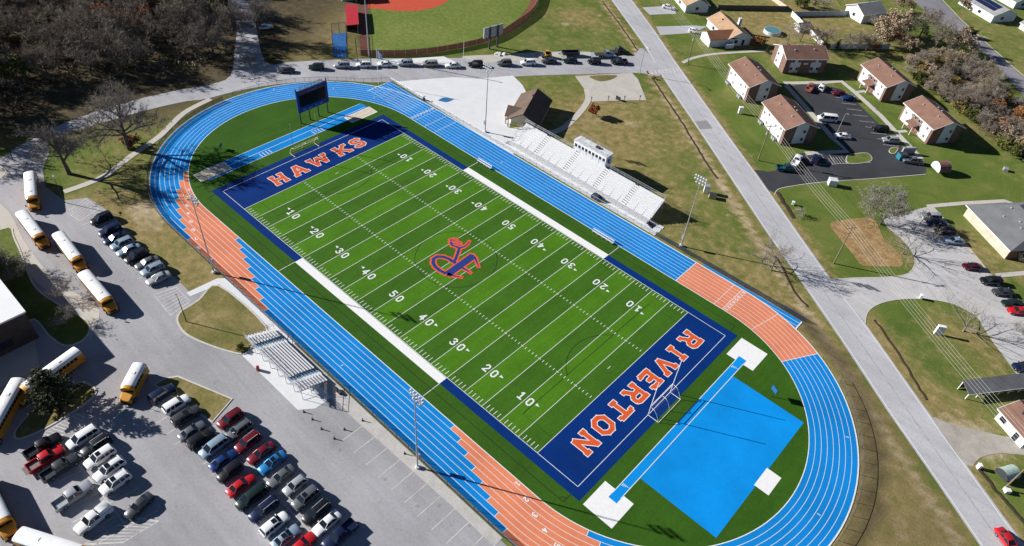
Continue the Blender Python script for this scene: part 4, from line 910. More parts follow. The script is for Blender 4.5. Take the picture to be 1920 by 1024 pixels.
# ---- houses
def house(name,label,cat,c,az,L,W,zE,zR,wm,rm,wins=(),group=None,oh=.4):
    e=empty(name,(c[0],c[1],0),R_(az),label,cat,group); walls_gable(e,L,W,zE,zR,wm); r=roof_gable(e,L,W,zE,zR,rm,oh)
    for w in wins: opening(e,*w)
    b=MB(); b.box(L*.2,W*.18,zE+(zR-zE)*.55,.3,.3,.8); b.build('vent',DKM,r); return e
def mid(*p): return (sum(q[0] for q in p)/len(p),sum(q[1] for q in p)/len(p))
def azim(p,q): return math.degrees(math.atan2(q[1]-p[1],q[0]-p[0]))
# H2 tan roofed house with garage wing
p,q=G(1362,87),G(1404,84.6); a=azim(p,q); W=math.dist(p,q); a_back=a+90
ub=Vector((math.cos(R_(a_back)),math.sin(R_(a_back)))); c=Vector(mid(p,q))+ub*8.0
e=house('house','tan roofed house with an orange roofed garage wing beside the road','house',c,a_back,16,W,2.8,4.9,SIDE2,SH_T,[(-8.05,1.2,1.0,1.2,1.1,'x'),(-8.05,-1.6,.1,.95,2.0,'x'),(3,W/2+.04,1,1.4,1.1,'y'),(-1,W/2+.04,1,1.4,1.1,'y')],'houses along the upper road')
wl=math.dist(G(1323.7,87),G(1362,87)); wing=MB()
w,d=wl+2,6.6; y0=W/2-.6
l0=-8.0; P=[(l0,y0),(l0,y0+wl),(l0+d,y0+wl),(l0+d,y0)]
V=[(x,y,0) for x,y in P]+[(x,y,2.75) for x,y in P]+[(l0+d/2,y0,4.35),(l0+d/2,y0+wl,4.35)]
wing.add(V,[(0,1,5,4),(1,2,6,9,5),(2,3,7,6),(3,0,4,8,7)]); wing.build('garage_wing',SIDE,e)
b=MB()
for s in (0,1):
    x0=l0-.35 if s==0 else l0+d+.35; zz=2.75-.12
    Q=[(x0,y0-2.5,zz),(x0,y0+wl+.35,zz),(l0+d/2,y0+wl+.35,4.36),(l0+d/2,y0-2.5,4.36)]; b.add(Q+[(x,y,z+.15) for x,y,z in Q],[(0,1,2,3),(4,5,6,7),(0,1,5,4),(1,2,6,5),(2,3,7,6)])
b.build('garage_roof',SH_R,e); 
opening(e,l0+d/2,y0+wl+.05,.05,3.6,2.2,'y','garage_door',M('garage_white',(.75,.75,.75),.6,.03)); b=MB(); b.box(l0-1.0,y0+.3,.05,1.6,2.8,1.5); b.build('porch_screen',SIDE2,e); b=MB(); b.box(l0+10,-W/2-.5,0,.9,1.0,5.2); b.build('chimney',FASC,e)
# H1
p,q=G(1284,24),G(1326,23.5); a=azim(p,q); W=math.dist(p,q); ub=Vector((math.cos(R_(a+90)),math.sin(R_(a+90)))); c=Vector(mid(p,q))+ub*8
house('house','tan roofed white house with a shaded gable at the top edge beside the road','house',c,a+90,16,W,2.8,5.0,SIDE,SH_T,[(-2,W/2+.04,.9,1.4,1.2,'y'),(2.5,W/2+.04,.9,1.4,1.2,'y'),(-8.05,0,1,1.2,1.1,'x')],'houses along the upper road')
# H3 grey roof house with white walls behind the fence
p,q=G(1594,56),G(1606,62); 
house('house','white walled house with grey roof behind the white back garden fence','house',G(1618,32),azim(G(1598,30),G(1640,24)),11,9,3.4,5.6,SIDE,SH_L,[(-5.55,0,1.2,1.1,1.1,'x')],'houses along the upper road')
# H4 solar house
p,q=G(1857,43),G(1900,40); a=azim(p,q); W=math.dist(p,q); ub=Vector((math.cos(R_(a+90)),math.sin(R_(a+90)))); c=Vector(mid(p,q))+ub*9
e=house('house','pale house with dark solar panels on its roof in the top right corner','house',c,a+90,18,W,2.9,5.0,SIDE,SH_L,[(-9.05,1,1,1.2,1.1,'x'),(-2,W/2+.04,1,1.4,1.1,'y')],'houses along the upper road')
SOL=M('solar_panel',(.012,.02,.06),.15,.1,3,.6)
sl=(5.0-2.9)/(W/2)
for i in range(6):
    for j in range(2):
        b=MB(); x=-6.6+i*1.75; y0=.6+j*1.9; y1=y0+1.75
        Q=[(x,y0,5.0-sl*y0+.2),(x+1.6,y0,5.0-sl*y0+.2),(x+1.6,y1,5.0-sl*y1+.2),(x,y1,5.0-sl*y1+.2)]; b.add(Q+[(a_,b_,z+.06) for a_,b_,z in Q],[(0,1,2,3),(4,5,6,7),(0,1,5,4),(1,2,6,5),(2,3,7,6),(3,0,4,7)]); b.build('solar_panel',SOL,e)
house('house','white house with a dark roof beyond the solar panelled house','house',G(1893,4),a+90,12,8,2.8,4.6,SIDE,SH_G,[(-6.05,0,1,1.2,1.1,'x')],'houses along the upper road')
house('garden_shed','low pale garden shed at the right edge by the back road','shed',G(1930,60),a+90,7,4,2.2,3.2,SIDE,SH_L)
house('garden_shed','small white garden shed with dark roof inside the white fence','shed',G(1503,57),azim(G(1490,60),G(1515,58)),4.5,3.2,2.1,3.0,SIDE,SH_G)
# lower right house
p,q=G(1866,787),G(1910,838); a=azim(q,p); L=math.dist(p,q); ub=Vector((math.cos(R_(a-90)),math.sin(R_(a-90)))); c=Vector(mid(p,q))+ub*3.6
house('house','white house with brown roof beside the gravel drive at the right edge','house',c,a,L+.6,7.2,2.7,4.1,SIDE,SH_B,[(2,3.64,.9,1.3,1.2,'y'),(-1.5,3.64,.1,.95,2.0,'y')],oh=.5)
# church hall
def hall():
    p,q=G(1806,404),G(1883,486); a=azim(q,p); L=math.dist(p,q); W=19.0; v=Vector((math.cos(R_(a-90)),math.sin(R_(a-90)))); c=Vector(mid(p,q))+v*W/2
    e=empty('church_hall',(c.x,c.y,0),R_(a),'long hall with a grey shingle roof and tan side wall beside the church lot','hall'); zE,zR=3.0,6.2; l,w=L/2,W/2
    b=MB(); b.box(0,w-.15,0,L,.3,zE); b.build('side_wall',TANB,e); b=MB(); b.box(-l+.15,-.15,0,.3,W-.3,zE); b.box(l-.15,-.15,0,.3,W-.3,zE); b.box(0,-w+.15,0,L-.6,.3,zE); b.build('wall',BRK2,e)
    o=.6; b=MB(); E=[(-l-o,-w-o),(l+o,-w-o),(l+o,w+o),(-l-o,w+o)]; r=[(-l+4.2,0),(l-4.2,0)]
    V=[(x,y,zE-.1) for x,y in E]+[(x,y,zE+.12) for x,y in E]+[(x,y,zR) for x,y in r]
    b.add(V,[(3,2,1,0),(0,1,5,4),(1,2,6,5),(2,3,7,6),(3,0,4,7),(4,5,9,8),(6,7,8,9),(5,6,9),(7,4,8)]); ro=b.build('roof',SH_G,e)
    for x,y in ((-3,4),(-1,3),(2,5),(4,2)):
        b=MB(); b.box(x,y,zR-.33*abs(y)-.3,.4,.4,.6); b.build('vent',STEEL,ro)
    b=MB(); b.box(0,w+.62,zE-.12,L+1.1,.06,.22); b.build('gutter',FASC,ro)
hall()
# school building bottom left
def school():
    x1,y1=-37.7,-73.1; e=empty('school_building',(x1-17,y1-22,0),0,'large flat white roofed school building at the left edge','school'); z=7.0
    b=MB(); b.box(0,0,0,34,44,z-.1); b.build('wall',SCHB,e); b=MB(); b.box(0,0,z-.1,34.4,44.4,.35); b.build('roof',M('white_membrane',(.78,.79,.80),.6,.04,.3),e)
    for k in range(8): opening(e,17.05,17-4.2*k,1.2,2.2,1.6,'x','window',GLASS,DKM); 
    for k in range(4): opening(e,13-5*k,22.05,1.2,2.2,1.6,'y','window',GLASS,DKM)
    b=MB(); b.box(18.6,2,2.9,3.2,7,.3); b.build('canopy',FASC,e)
    for y in (-1,5):
        b=MB(); b.box(20,y,0,.2,.2,2.9); b.build('canopy_post',STEEL,e)
school()
# concession building
def concession():
    az=116.0; A=Vector((-29.6,47.6)); L,W=15.2,9.4; u=Vector((math.cos(R_(az)),math.sin(R_(az)))); v=Vector((math.cos(R_(az-90)),math.sin(R_(az-90)))); c=A+u*L/2+v*W/2
    e=empty('concession_building',(c.x,c.y,.05),R_(az),'concession building with a brown roof beside the white plaza and bleachers','building'); zE,zR=2.7,5.2
    l=L/2; w=W/2
    b=MB(); V=[(-l+3,-w+.6,0),(l-.5,-w+.6,0),(l-.5,w-.6,0),(-l+3,w-.6,0)]; b.prism([(x,y) for x,y,_ in V],0,zE+.1); b.build('wall',BEIGE,e)
    r=roof_gable(e,L-.8,W-.8,zE,zR,SH_D,.4,fas=M('brown_fascia',(.12,.08,.06),.6,.05))
    b=MB(); b.add([(l-.5,-w+.6,zE),(l-.5,w-.6,zE),(l-.5,0,zR-.1),(-l+.4,-w+.6,zE),(-l+.4,w-.6,zE),(-l+.4,0,zR-.1)],[(0,1,2),(3,4,5)]); b.build('gable',BEIGE,e)
    for y in (-w+.5,-1.2,1.2,w-.5):
        b=MB(); b.box(-l+.5,y,0,.25,.25,zE); b.build('porch_post',BEIGE,e)
    for x in (-.5,2.5,5): opening(e,x,w-.55,1.0,1.6,1.1,'y','window',M('shutter_grey',(.3,.3,.3),.6,.05))
    opening(e,-l+2.97,0,.05,1.0,2.05,'x','door',DOORM)
    # cross gable over the serving side
    b=MB()
    for s in (-1,1):
        Q=[(-3.2+s*3.0,w+.9,zE-.1),(-3.2,w+.9,zE+1.7),(-3.2,.9,zE+1.7),(-3.2+s*3.0,2.9,zE-.1+.0)]; b.add(Q+[(x,y,z+.16) for x,y,z in Q],[(0,1,2,3),(4,5,6,7),(0,1,5,4),(1,2,6,5),(2,3,7,6),(3,0,4,7)])
    b.build('cross_gable_roof',SH_D,r)
    b=MB(); b.add([(-6.0,w+.7,zE-.1),(-.4,w+.7,zE-.1),(-3.2,w+.7,zE+1.6)],[(0,1,2)]); b.build('cross_gable',BEIGE,e)
    for x in (-5.8,-.6):
        b=MB(); b.box(x,w+.6,0,.25,.25,zE); b.build('porch_post',BEIGE,e)
    b=MB(); b.box(3,-.0,zR+.05,.5,.5,.5); b.build('vent',DKM,r)
concession()
# ball field structures
def cage():
    P=GP([(626,109),(651,108),(650,62),(623,64)]); c=mid(*P); e=empty('batting_cage',(c[0],c[1],.03),0,'blue floored batting cage with dark posts beside the ball field','batting cage'); Q=[(x-c[0],y-c[1]) for x,y in P]
    b=MB(); b.prism(Q,0,.06); b.build('floor',M('cage_blue',(.012,.14,.42),.8,.2,1),e)
    for i in range(4):
        for t in (0,.5):
            x=Q[i][0]+(Q[(i+1)%4][0]-Q[i][0])*t; y=Q[i][1]+(Q[(i+1)%4][1]-Q[i][1])*t; b=MB(); b.tube((x,y,0),(x,y,3.6),.09,.09,6); b.build('post',DKM,e)
    b=MB()
    for i in range(4): b.tube((*Q[i],3.6),(*Q[(i+1)%4],3.6),.05,.05,5)
    b.build('top_rail',DKM,e); b=MB()
    for i in range(4): b.quad((*Q[i],.05),(*Q[(i+1)%4],.05),(*Q[(i+1)%4],3.6),(*Q[i],3.6))
    b.add([(*q,3.59) for q in Q],[(0,1,2,3)]); b.build('net',CL_L,e)
cage()
def dugout():
    P=GP([(650,48),(673,46),(670,9),(647,9)],2.4); c=mid(*P); Q=[(x-c[0],y-c[1]) for x,y in P]; e=empty('dugout',(c[0],c[1],.03),0,'long dugout with a bright red roof beside the ball field','dugout')
    b=MB(); b.prism(Q,2.3,2.45); b.build('roof',paint('roof_red',(.50,.02,.025),0,.5),e); b=MB(); K=[(x*.9,y*.94) for x,y in Q]
    for i in (1,2,3): b.quad((*K[i],0),(*K[(i+1)%4],0),(*K[(i+1)%4],2.3),(*K[i],2.3))
    b.build('wall',M('dugout_block',(.4,.4,.42),.8,.1),e)
    for i in (0,1):
        b=MB(); b.box(K[i][0],K[i][1],0,.2,.2,2.3); b.build('post',DKM,e)
    e=empty('field_hut',(G(655,-4)[0],G(655,-4)[1],0),azim(P[0],P[1])*math.pi/180,'white topped hut behind the red dugout roof at the top edge','hut'); b=MB(); b.box(0,0,0,6,4.5,3.2); b.build('wall',SIDE,e); b=MB(); b.box(0,0,3.2,6.5,5,.25); b.build('roof',FASC,e); opening(e,0,-2.28,1,1.6,1.1,'y')
    e=empty('field_hut',(G(681,-3)[0],G(681,-3)[1],0),azim(P[0],P[1])*math.pi/180,'black sided hut next to the white topped hut at the top edge','hut'); b=MB(); b.box(0,0,0,5,3.5,3.0); b.build('wall',DKM,e); b=MB(); b.box(0,0,3.0,5.4,4,.2); b.build('roof',DKM,e)
dugout()
def fieldboard():
    p,q=G(917.5,92),G(932,88); e=empty('field_scoreboard',(*mid(p,q),0),R_(azim(p,q)),'grey back of a ball field scoreboard on two dark posts','scoreboard'); d=math.dist(p,q)/2
    for s in (-1,1):
        b=MB(); b.box(s*d,0,0,.45,.45,7.6); b.build('post',DKM,e)
    b=MB(); b.box(0,.42,3.9,d*2+4.4,.4,3.5); b.build('panel',M('board_grey',(.36,.37,.39),.6,.1),e); b=MB()
    for z in (4.6,6.6): b.box(0,.17,z,d*2+3,.08,.15)
    b.build('brace',STEEL,e)
fieldboard()
def pole(name,label,cat,u,v,h,r,mat,lamp=None,group=None):
    x,y=G(u,v); e=empty(name,(x,y,.03),0,label,cat,group); b=MB(); b.tube((0,0,0),(0,0,h),r,r*.6,7); b.build('pole',mat,e,40)
    if lamp:
        b=MB(); ax,ay=lamp; b.tube((0,0,h),(ax,ay,h+.1),.05,.05,5); b.build('arm',mat,e); b=MB(); b.box(ax,ay,h+.0,.7,.35,.18,0,math.atan2(ay,ax)); b.build('lamp',STEEL,e)
    return e
pole('light_pole','tall pale ball field light pole beside the red clay strip','light pole',692,107,19,.22,STEEL,(1.0,.3)); pole('street_lamp','street lamp on the bus loop verge beside the footpath end','street lamp',122,380,6.5,.10,DKM,(-1.2,.3))
pole('street_lamp','street lamp on the dry grass island above the small bleachers','street lamp',350,604,6.8,.11,DKM,(-1.3,.2)); pole('flag_post','white slim pole on the ball field verge behind the parked cars','pole',869,116,7.5,.08,PW)
pole('street_lamp','lamp post with an arm at the corner where side road meets main road','street lamp',1199,139,9.5,.13,STEEL,(2.2,-1.0)); pole('street_lamp','short lamp post beside the porch apartment lawn','street lamp',1643,207,6,.09,DKM); pole('street_lamp','lamp post in the apartment lot by the white sedan','street lamp',1569,250,6.5,.09,STEEL,(.6,.2))
# white garden fences
def board_fence(label,px,h,mat,group='white garden fences'):
    P=[Vector(q) for q in GP(px)]; c=P[0]; e=empty('garden_fence',(c.x,c.y,0),0,label,'fence',group); 
    b=MB()
    for p,q in zip(P[:-1],P[1:]): b.beam((*(p-c),h/2),(*(q-c),h/2),.07,h-.05)
    b.build('panel',mat,e)
    for p,q in zip(P[:-1],P[1:]):
        n=max(1,int((q-p).length/2.6))
        for k in range(n+1):
            t=(p-c).lerp(q-c,k/n); b=MB(); b.box(t.x,t.y,0,.15,.15,h+.12); b.build('post',mat,e)
board_fence('long white garden fence running diagonally behind the turned apartment',[(1483,30),(1541,88)],1.9,PW); board_fence('white garden fence along the top behind the house with grey roof',[(1486,31),(1598,29)],1.9,SIDE2); board_fence('white garden fence painted with bluish shade below the grey roofed house garden',[(1556,92),(1666,92)],1.9,SIDE2)  # last fence: white boards, pale blue colour painted in as shade
board_fence('beige garden fence at the top beside the white diagonal fence',[(1430,-12),(1474,20)],1.7,M('beige_fence',(.5,.42,.34),.8,.08)); board_fence('dark shaded fence behind the tan roofed house',[(1345,18),(1474,20)],1.8,M('dark_fence',(.10,.085,.08),.8,.1))
# pool, tanks, sheds, boxes
x,y=G(1447,62); e=empty('garden_pool',(x,y,0),0,'round teal garden pool behind the tan roofed house','pool'); b=MB(); b.tube((0,0,0),(0,0,1.2),3.0,3.0,24); b.build('pool_wall',SIDE2,e); b=MB(); b.tube((0,0,1.2),(0,0,1.23),2.85,2.85,24); b.build('water',M('pool_cover',(.10,.24,.27),.25,.15),e)
def barrel(u,v,label,name='barrel_shed',r=1.9,L=3.4,az=35,m1=None,m2=None,cat='shed'):
    x,y=G(u,v); e=empty(name,(x,y,0),R_(az),label,cat); b=MB(); n=14
    prof=[(r*math.cos(math.pi*(i/n*1.2-.1)),r*.75+r*.95*math.sin(math.pi*(i/n*1.2-.1))) for i in range(n+1)]
    prof=[(a,max(c,0)) for a,c in prof]; V=[(-L/2,a,c) for a,c in prof]+[(L/2,a,c) for a,c in prof]; m=n+1
    b.add(V,[(i,i+1,m+i+1,m+i) for i in range(n)]+[(n,0,m,m+n)]); b.build('shell',m1,e)
    for s in (-1,1):
        c=MB(); K=[(s*L/2,a*.98,k) for a,k in prof]; c.add(K+[(s*(L/2+.06),a,k) for _,a,k in K],[tuple(range(m)),tuple(range(m,2*m))]+[(i,(i+1)%m,m+(i+1)%m,m+i) for i in range(m)]); c.build('end_panel',m2,e)
    return e
barrel(1760,322,'barrel shaped shed with white end and brown shell on the apartment lawn',az=52,m1=M('brown_shell',(.20,.10,.085),.6,.1),m2=SIDE)
barrel(1884,893,'rusty pale green round tank on the lawn by the lower right pole',name='fuel_tank',r=1.3,L=3.0,az=60,m1=M('tank_green',(.33,.42,.38),.6,.2,2),m2=DKM,cat='tank')
def boxthing(name,label,cat,u,v,sx,sy,sz,az,mat,lid=None,group=None):
    x,y=G(u,v); e=empty(name,(x,y,.04),R_(az),label,cat,group); b=MB(); b.box(0,0,.08,sx,sy,sz-.2); b.build('body',mat,e); b=MB(); b.box(0,0,sz-.12,sx+.12,sy+.12,.12,0,0,.9); b.build('lid',lid or mat,e)
    b=MB(); b.box(0,0,0,sx*.9,sy*.9,.08); b.build('base',MATS['kerb'],e); return e
boxthing('utility_cabinet','white utility cabinet on the lawn below the apartment entrance road','cabinet',1559,347,2.2,1.7,1.9,35,SIDE); boxthing('utility_cabinet','white church sign box standing on the lower lawn below the church lot','sign',1757,627,1.6,.6,2.6,30,WHT)
boxthing('dumpster','teal dumpster beside the lot sidewalk','dumpster',1689,298,2.4,1.8,1.8,50,paint('teal',(.02,.20,.27)),DKM); boxthing('dumpster_screen','grey enclosure wall behind the teal dumpster','enclosure',1701,288,4.0,.5,2.0,50,STEEL)
boxthing('portable_toilet','white portable toilet on the grass near the floodlight pole','toilet',1323,361,1.3,1.3,2.3,30,SIDE,STEEL); boxthing('pump_box','tan pump box beside the portable toilet','box',1335,371,1.8,1.4,1.2,30,M('tan_box',(.42,.33,.22),.7,.1),DKM)
boxthing('electric_box','white meter box on the grass beside the first apartment','box',1387,213,1.2,.8,2.2,40,WHT); boxthing('mail_box','small white mailbox on the verge by the tank','mailbox',1833,878,.5,.7,1.2,40,WHT); boxthing('mail_box','small white box at the foot of the lower right pole','box',1886,922,.9,.9,.8,40,WHT)
boxthing('mail_box','small white post box beside the church lot entrance','mailbox',1725,560,.5,.7,1.2,20,WHT); boxthing('well_cap','small grey well cap on the lawn beyond the barrel shed','well cap',1884,320,1.2,1.2,.9,20,STEEL); boxthing('mail_box','small white box beside the road bank below the apartments','mailbox',1486,384,.6,.6,1.0,20,WHT)
def shelter():
    p,q=G(1808,748),G(1930,733); a=azim(p,q); c=mid(p,q); L=math.dist(p,q); e=empty('long_shelter',(c[0],c[1],0),R_(a),'long low shelter with a dark grey sloping roof on the right lawn','shelter')
    b=MB(); P=[(-L/2,-.2,1.5),(L/2,-.2,1.5),(L/2,2.6,2.5),(-L/2,2.6,2.5)]; b.add(P+[(x,y,z+.12) for x,y,z in P],[(0,1,2,3),(4,5,6,7),(0,1,5,4),(1,2,6,5),(2,3,7,6),(3,0,4,7)]); b.build('roof',SH_G,e)
    for k in range(7):
        for y,h in ((0,1.5),(2.4,2.4)):
            b=MB(); b.box(-L/2+.2+k*(L-.4)/6,y,0,.14,.14,h); b.build('post',FASC,e)
    b=MB(); b.box(0,2.5,.2,L-.2,.06,2.1); b.build('back_wall',DKM,e); b=MB(); b.box(0,-.26,1.5,L,.06,.16); b.build('fascia',SIDE2,e)
shelter()
# ---- overhead power line
WOOD=M('pole_wood',(.20,.15,.11),.85,.15,1)
UP=[(1289,121,11.5,'wooden power pole on the verge opposite the crossing'),(1421,301,11.5,'wooden power pole on the lawn beside the second apartment'),(1563,494,11.5,'wooden power pole leaning over the straw garden bed'),(1882,917,11.5,'wooden power pole beside the tank in the lower right')]
tops=[]
for i,(u,v,h,lab) in enumerate(UP):
    x,y=G(u,v); e=empty('utility_pole',(x,y,0),R_(145+90-90),lab,'power pole','wooden power poles along the road'); b=MB(); b.tube((0,0,0),(0,0,h),.17,.11,8); b.build('pole',WOOD,e,40); b=MB(); b.box(0,0,h-.7,.12,2.6,.14); b.box(0,0,h-2.2,.1,1.4,.12); b.build('crossarm',WOOD,e)
    b=MB()
    for yy in (-1.2,-.4,.4,1.2): b.tube((0,yy,h-.56),(0,yy,h-.35),.05,.05,5)
    b.build('insulator',WHT,e)
    if i in(0,1): b=MB(); b.tube((.3,0,h-3.4),(.3,0,h-2.3),.28,.28,8); b.build('transformer',STEEL,e)
    tops.append((x,y,h))
d=Vector((math.cos(R_(145)),math.sin(R_(145)))); n=Vector((-d.y,d.x))
ends=[(tops[0][0]+d.x*55,tops[0][1]+d.y*55,11.5)]+tops+[(tops[-1][0]-d.x*50,tops[-1][1]-d.y*50,11.5)]
for k,(off,hz) in enumerate([(-1.2,-.35),(-.4,-.35),(.4,-.35),(1.2,-.35),(.0,-2.2)]):
    b=MB()
    for a,c in zip(ends[:-1],ends[1:]):
        P=[]
        for i in range(9):
            t=i/8; P.append((a[0]+(c[0]-a[0])*t+n.x*off,a[1]+(c[1]-a[1])*t+n.y*off,a[2]+hz-3.2*t*(1-t)))
        b.path(P,.022,3)
    o=b.build('power_line',M('wire',(.42,.40,.36),.5,0)); tag(o,'power wires strung along the right side of the main road' if k<4 else 'lowest thick cable strung under the power wires','power line','overhead wires along the road')
# ================================================================ VEHICLES
TYRE=M('tyre',(.012,.012,.013),.85,0); RIM=M('rim',(.38,.39,.41),.35,0,metal=.7); CGL=M('car_glass',(.010,.013,.018),.04,0,spec=.7); HLG=M('headlight_glass',(.70,.72,.74),.12,0,spec=.6); TLG=M('taillight_red',(.35,.01,.012),.2,0); TRIM=M('black_trim',(.012,.012,.014),.6,0)
PAINTS={'black':(.008,.008,.010),'white':(.78,.79,.80),'silver':(.42,.44,.47),'grey':(.14,.15,.165),'dark grey':(.055,.06,.068),'red':(.48,.010,.014),'dark red':(.17,.008,.018),'blue':(.010,.045,.19),'bright blue':(.015,.20,.50),'dark blue':(.010,.020,.065),'light blue':(.30,.40,.50),'beige':(.42,.38,.31),'dark green':(.012,.028,.022),'teal':(.01,.10,.13),'maroon':(.10,.006,.014),'pale red':(.42,.14,.13)}
for k,c in PAINTS.items(): paint('paint '+k,c,.0 if k in('white','red','black') else .3)
DIM={ # L,W, shoulder z, roof z, windscreen base/top x, rear base/top x, roof half-width
 'sedan':(4.85,1.84,.93,1.45,1.02,.22,-1.72,-1.02,.60),'hatchback':(4.25,1.78,.93,1.50,.95,.2,-2.0,-1.6,.60),'suv':(4.8,1.93,1.05,1.74,1.15,.45,-2.28,-2.02,.68),'minivan':(5.1,1.98,1.05,1.76,1.55,.65,-2.42,-2.18,.70),'pickup':(5.7,1.98,1.10,1.86,1.30,.62,-.92,-.70,.68),'jeep':(4.2,1.86,1.12,1.84,.75,.5,-1.95,-1.9,.72),'van':(5.7,2.05,1.15,2.15,1.95,1.25,-2.75,-2.65,.80)}
PROTO={}
def car_proto(kind,sunroof=False,topper=False,rails=False):
    L,Wd,zs,zr,xf0,xf1,xr0,xr1,wt=DIM[kind]; e=empty('parked_car'); h=L/2; w=Wd/2; pk=kind=='pickup'
    b=MB(); hood=zs-.07
    st=[(h,w*.74,.34,hood-.26,hood-.2,w*.6),(h-.12,w*.9,.26,hood-.2,hood-.1,w*.76),(h-.45,w*.98,.22,hood-.1,hood-.0,w*.82),(xf0+.1,w,.22,zs-.1,zs+.0,w*.86),(xf0-.3,w,.22,zs-.06,zs+.02,w*.88)]
    if pk: st+=[(xr0+.0,w,.24,zs-.04,zs+.03,w*.88)]
    else: st+=[(xr0,w,.22,zs-.06,zs+.03,w*.86),(-h+.25,w*.96,.26,zs-.1,zs-.0,w*.8),(-h+.06,w*.86,.32,zs-.18,zs-.1,w*.7)] if kind in('sedan',) else [(xr0+.1,w,.22,zs-.06,zs+.03,w*.88),(-h+.1,w*.94,.28,zs-.1,zs+.0,w*.82),(-h,w*.86,.34,zs-.2,zs-.06,w*.76)]
    b.loft(st)
    # roof and pillars belong to the painted body
    rw=wt+.04
    b.loft([(xf1+.06,rw*.93,zr-.07,zr-.05,zr-.02,rw*.75),(xf1-.2,rw,zr-.07,zr-.03,zr+.03,rw*.8),((xf1+xr1)/2,rw,zr-.07,zr-.02,zr+.05,rw*.8),(xr1+.2,rw,zr-.07,zr-.03,zr+.03,rw*.8),(xr1-.05,rw*.93,zr-.07,zr-.05,zr-.02,rw*.75)])
    wb=w*.90
    for s in (-1,1):
        b.beam((xf0,s*wb*.97,zs-.02),(xf1,s*wt,zr-.04),.07,.09); b.beam((xr0,s*wb*.97,zs-.02),(xr1,s*wt,zr-.04),.10 if kind!='sedan' else .09,.10)
        xm=(xf0+xr0)/2-.05 if not pk else .1; xn=xm+.02
        b.beam((xm,s*wb*1.005,zs-.02),(xn,s*(wt+.01),zr-.05),.06,.09)
        if kind in('suv','minivan','van','hatchback'): b.beam((xr0+.85,s*wb*1.005,zs-.02),(xr1+.75,s*(wt+.01),zr-.05),.06,.12)
        b.box(xf0-.18,s*(w+.09),zs-.02,.14,.22,.16)
    if pk:
        zb=.62
        b.box((xr0-h)/2,0,zb,h+xr0-.02,Wd*.90,.08)
        for s in (-1,1): b.box((xr0-h)/2-.01,s*(w-.06),zb-.30,h+xr0-.04,.11,zs-zb+.30)
        b.box(-h+.05,0,zb-.02,.09,Wd-.24,zs-zb); b.box(-h-.05,0,.42,.16,Wd*.9,.2)
    body=b.build('body',MATS['paint white'],e,38); body.material_slots[0].link='OBJECT'
    def pane(name,P):
        g=MB(); c=Vector((0,0,zs+.2)); P=[Vector(q) for q in P]; n=(P[1]-P[0]).cross(P[2]-P[0]).normalized(); ctr=sum(P,Vector())/4
        if n.dot(ctr-Vector((ctr.x*.4,0,zs)))<0: n=-n
        Q=[q-n*.02 for q in P]; g.add([tuple(q) for q in P]+[tuple(q) for q in Q],[(0,1,2,3),(7,6,5,4),(0,1,5,4),(1,2,6,5),(2,3,7,6),(3,0,4,7)]); return g.build(name,CGL,e)
    pane('windshield',[(xf0,-wb*.97,zs-.01),(xf0,wb*.97,zs-.01),(xf1,wt,zr-.04),(xf1,-wt,zr-.04)])
    pane('rear_window',[(xr0,-wb*.97,zs-.01),(xr0,wb*.97,zs-.01),(xr1,wt,zr-.04),(xr1,-wt,zr-.04)])
    for s in (-1,1): pane('side_window',[(xf0,s*wb,zs-.01),(xr0,s*wb,zs-.01),(xr1,s*wt,zr-.04),(xf1,s*wt,zr-.04)])
    r=.36 if kind in('suv','jeep','pickup','van','minivan') else .33; xa=h-.88; xb=-h+(1.0 if not pk else 1.25)
    for x in (xa,xb):
        for s in (-1,1):
            t=MB(); t.tube((0,-.12,0),(0,.12,0),r,r,14,0); t.tube((0,s*.10,0),(0,s*.135,0),r*.62,r*.58,10,1); o=t.build('wheel',[TYRE,RIM],e); o.location=(x,s*(w-.09),r)
    for s in (-1,1):
        t=MB(); t.box(h-.14,s*w*.66,hood-.34,.22,.36,.14); t.build('headlight',HLG,e); t=MB(); t.box(-h+.04,s*w*.72,zs-.42,.16,.26,.22); t.build('taillight',TLG,e)
    t=MB(); t.box(h-.03,0,.40,.14,Wd*.55,.2); t.build('grille',TRIM,e)
    if sunroof: t=MB(); t.box(xf1-.42,0,zr+.03,.72,.86,.035); t.build('sunroof',CGL,e)
    if rails:
        t=MB()
        for s in (-1,1): t.beam((xf1-.1,s*wt*.86,zr+.07),(xr1+.2,s*wt*.86,zr+.07),.05,.05)
        t.build('roof_rail',TRIM if rails==1 else ALU,e)
    if topper:
        t=MB(); zt=zr-.04; t.loft([(xr0-.06,w*.86,zs-.02,zt-.2,zt,w*.66),(xr0-.4,w*.87,zs-.02,zt-.18,zt+.02,w*.7),(-h+.15,w*.87,zs-.02,zt-.2,zt,w*.7),(-h+.05,w*.84,zs-.02,zt-.3,zt-.06,w*.62)]); tp=t.build('bed_cap',MATS['paint white'],e,38); tp.material_slots[0].link='OBJECT'
        for s in (-1,1): t=MB(); t.beam((xr0-.4,s*w*.83,zs+.30),(-h+.5,s*w*.83,zs+.30),.05,.34); t.build('cap_window',CGL,tp)
    return e
CARS=[]
SEEN={}
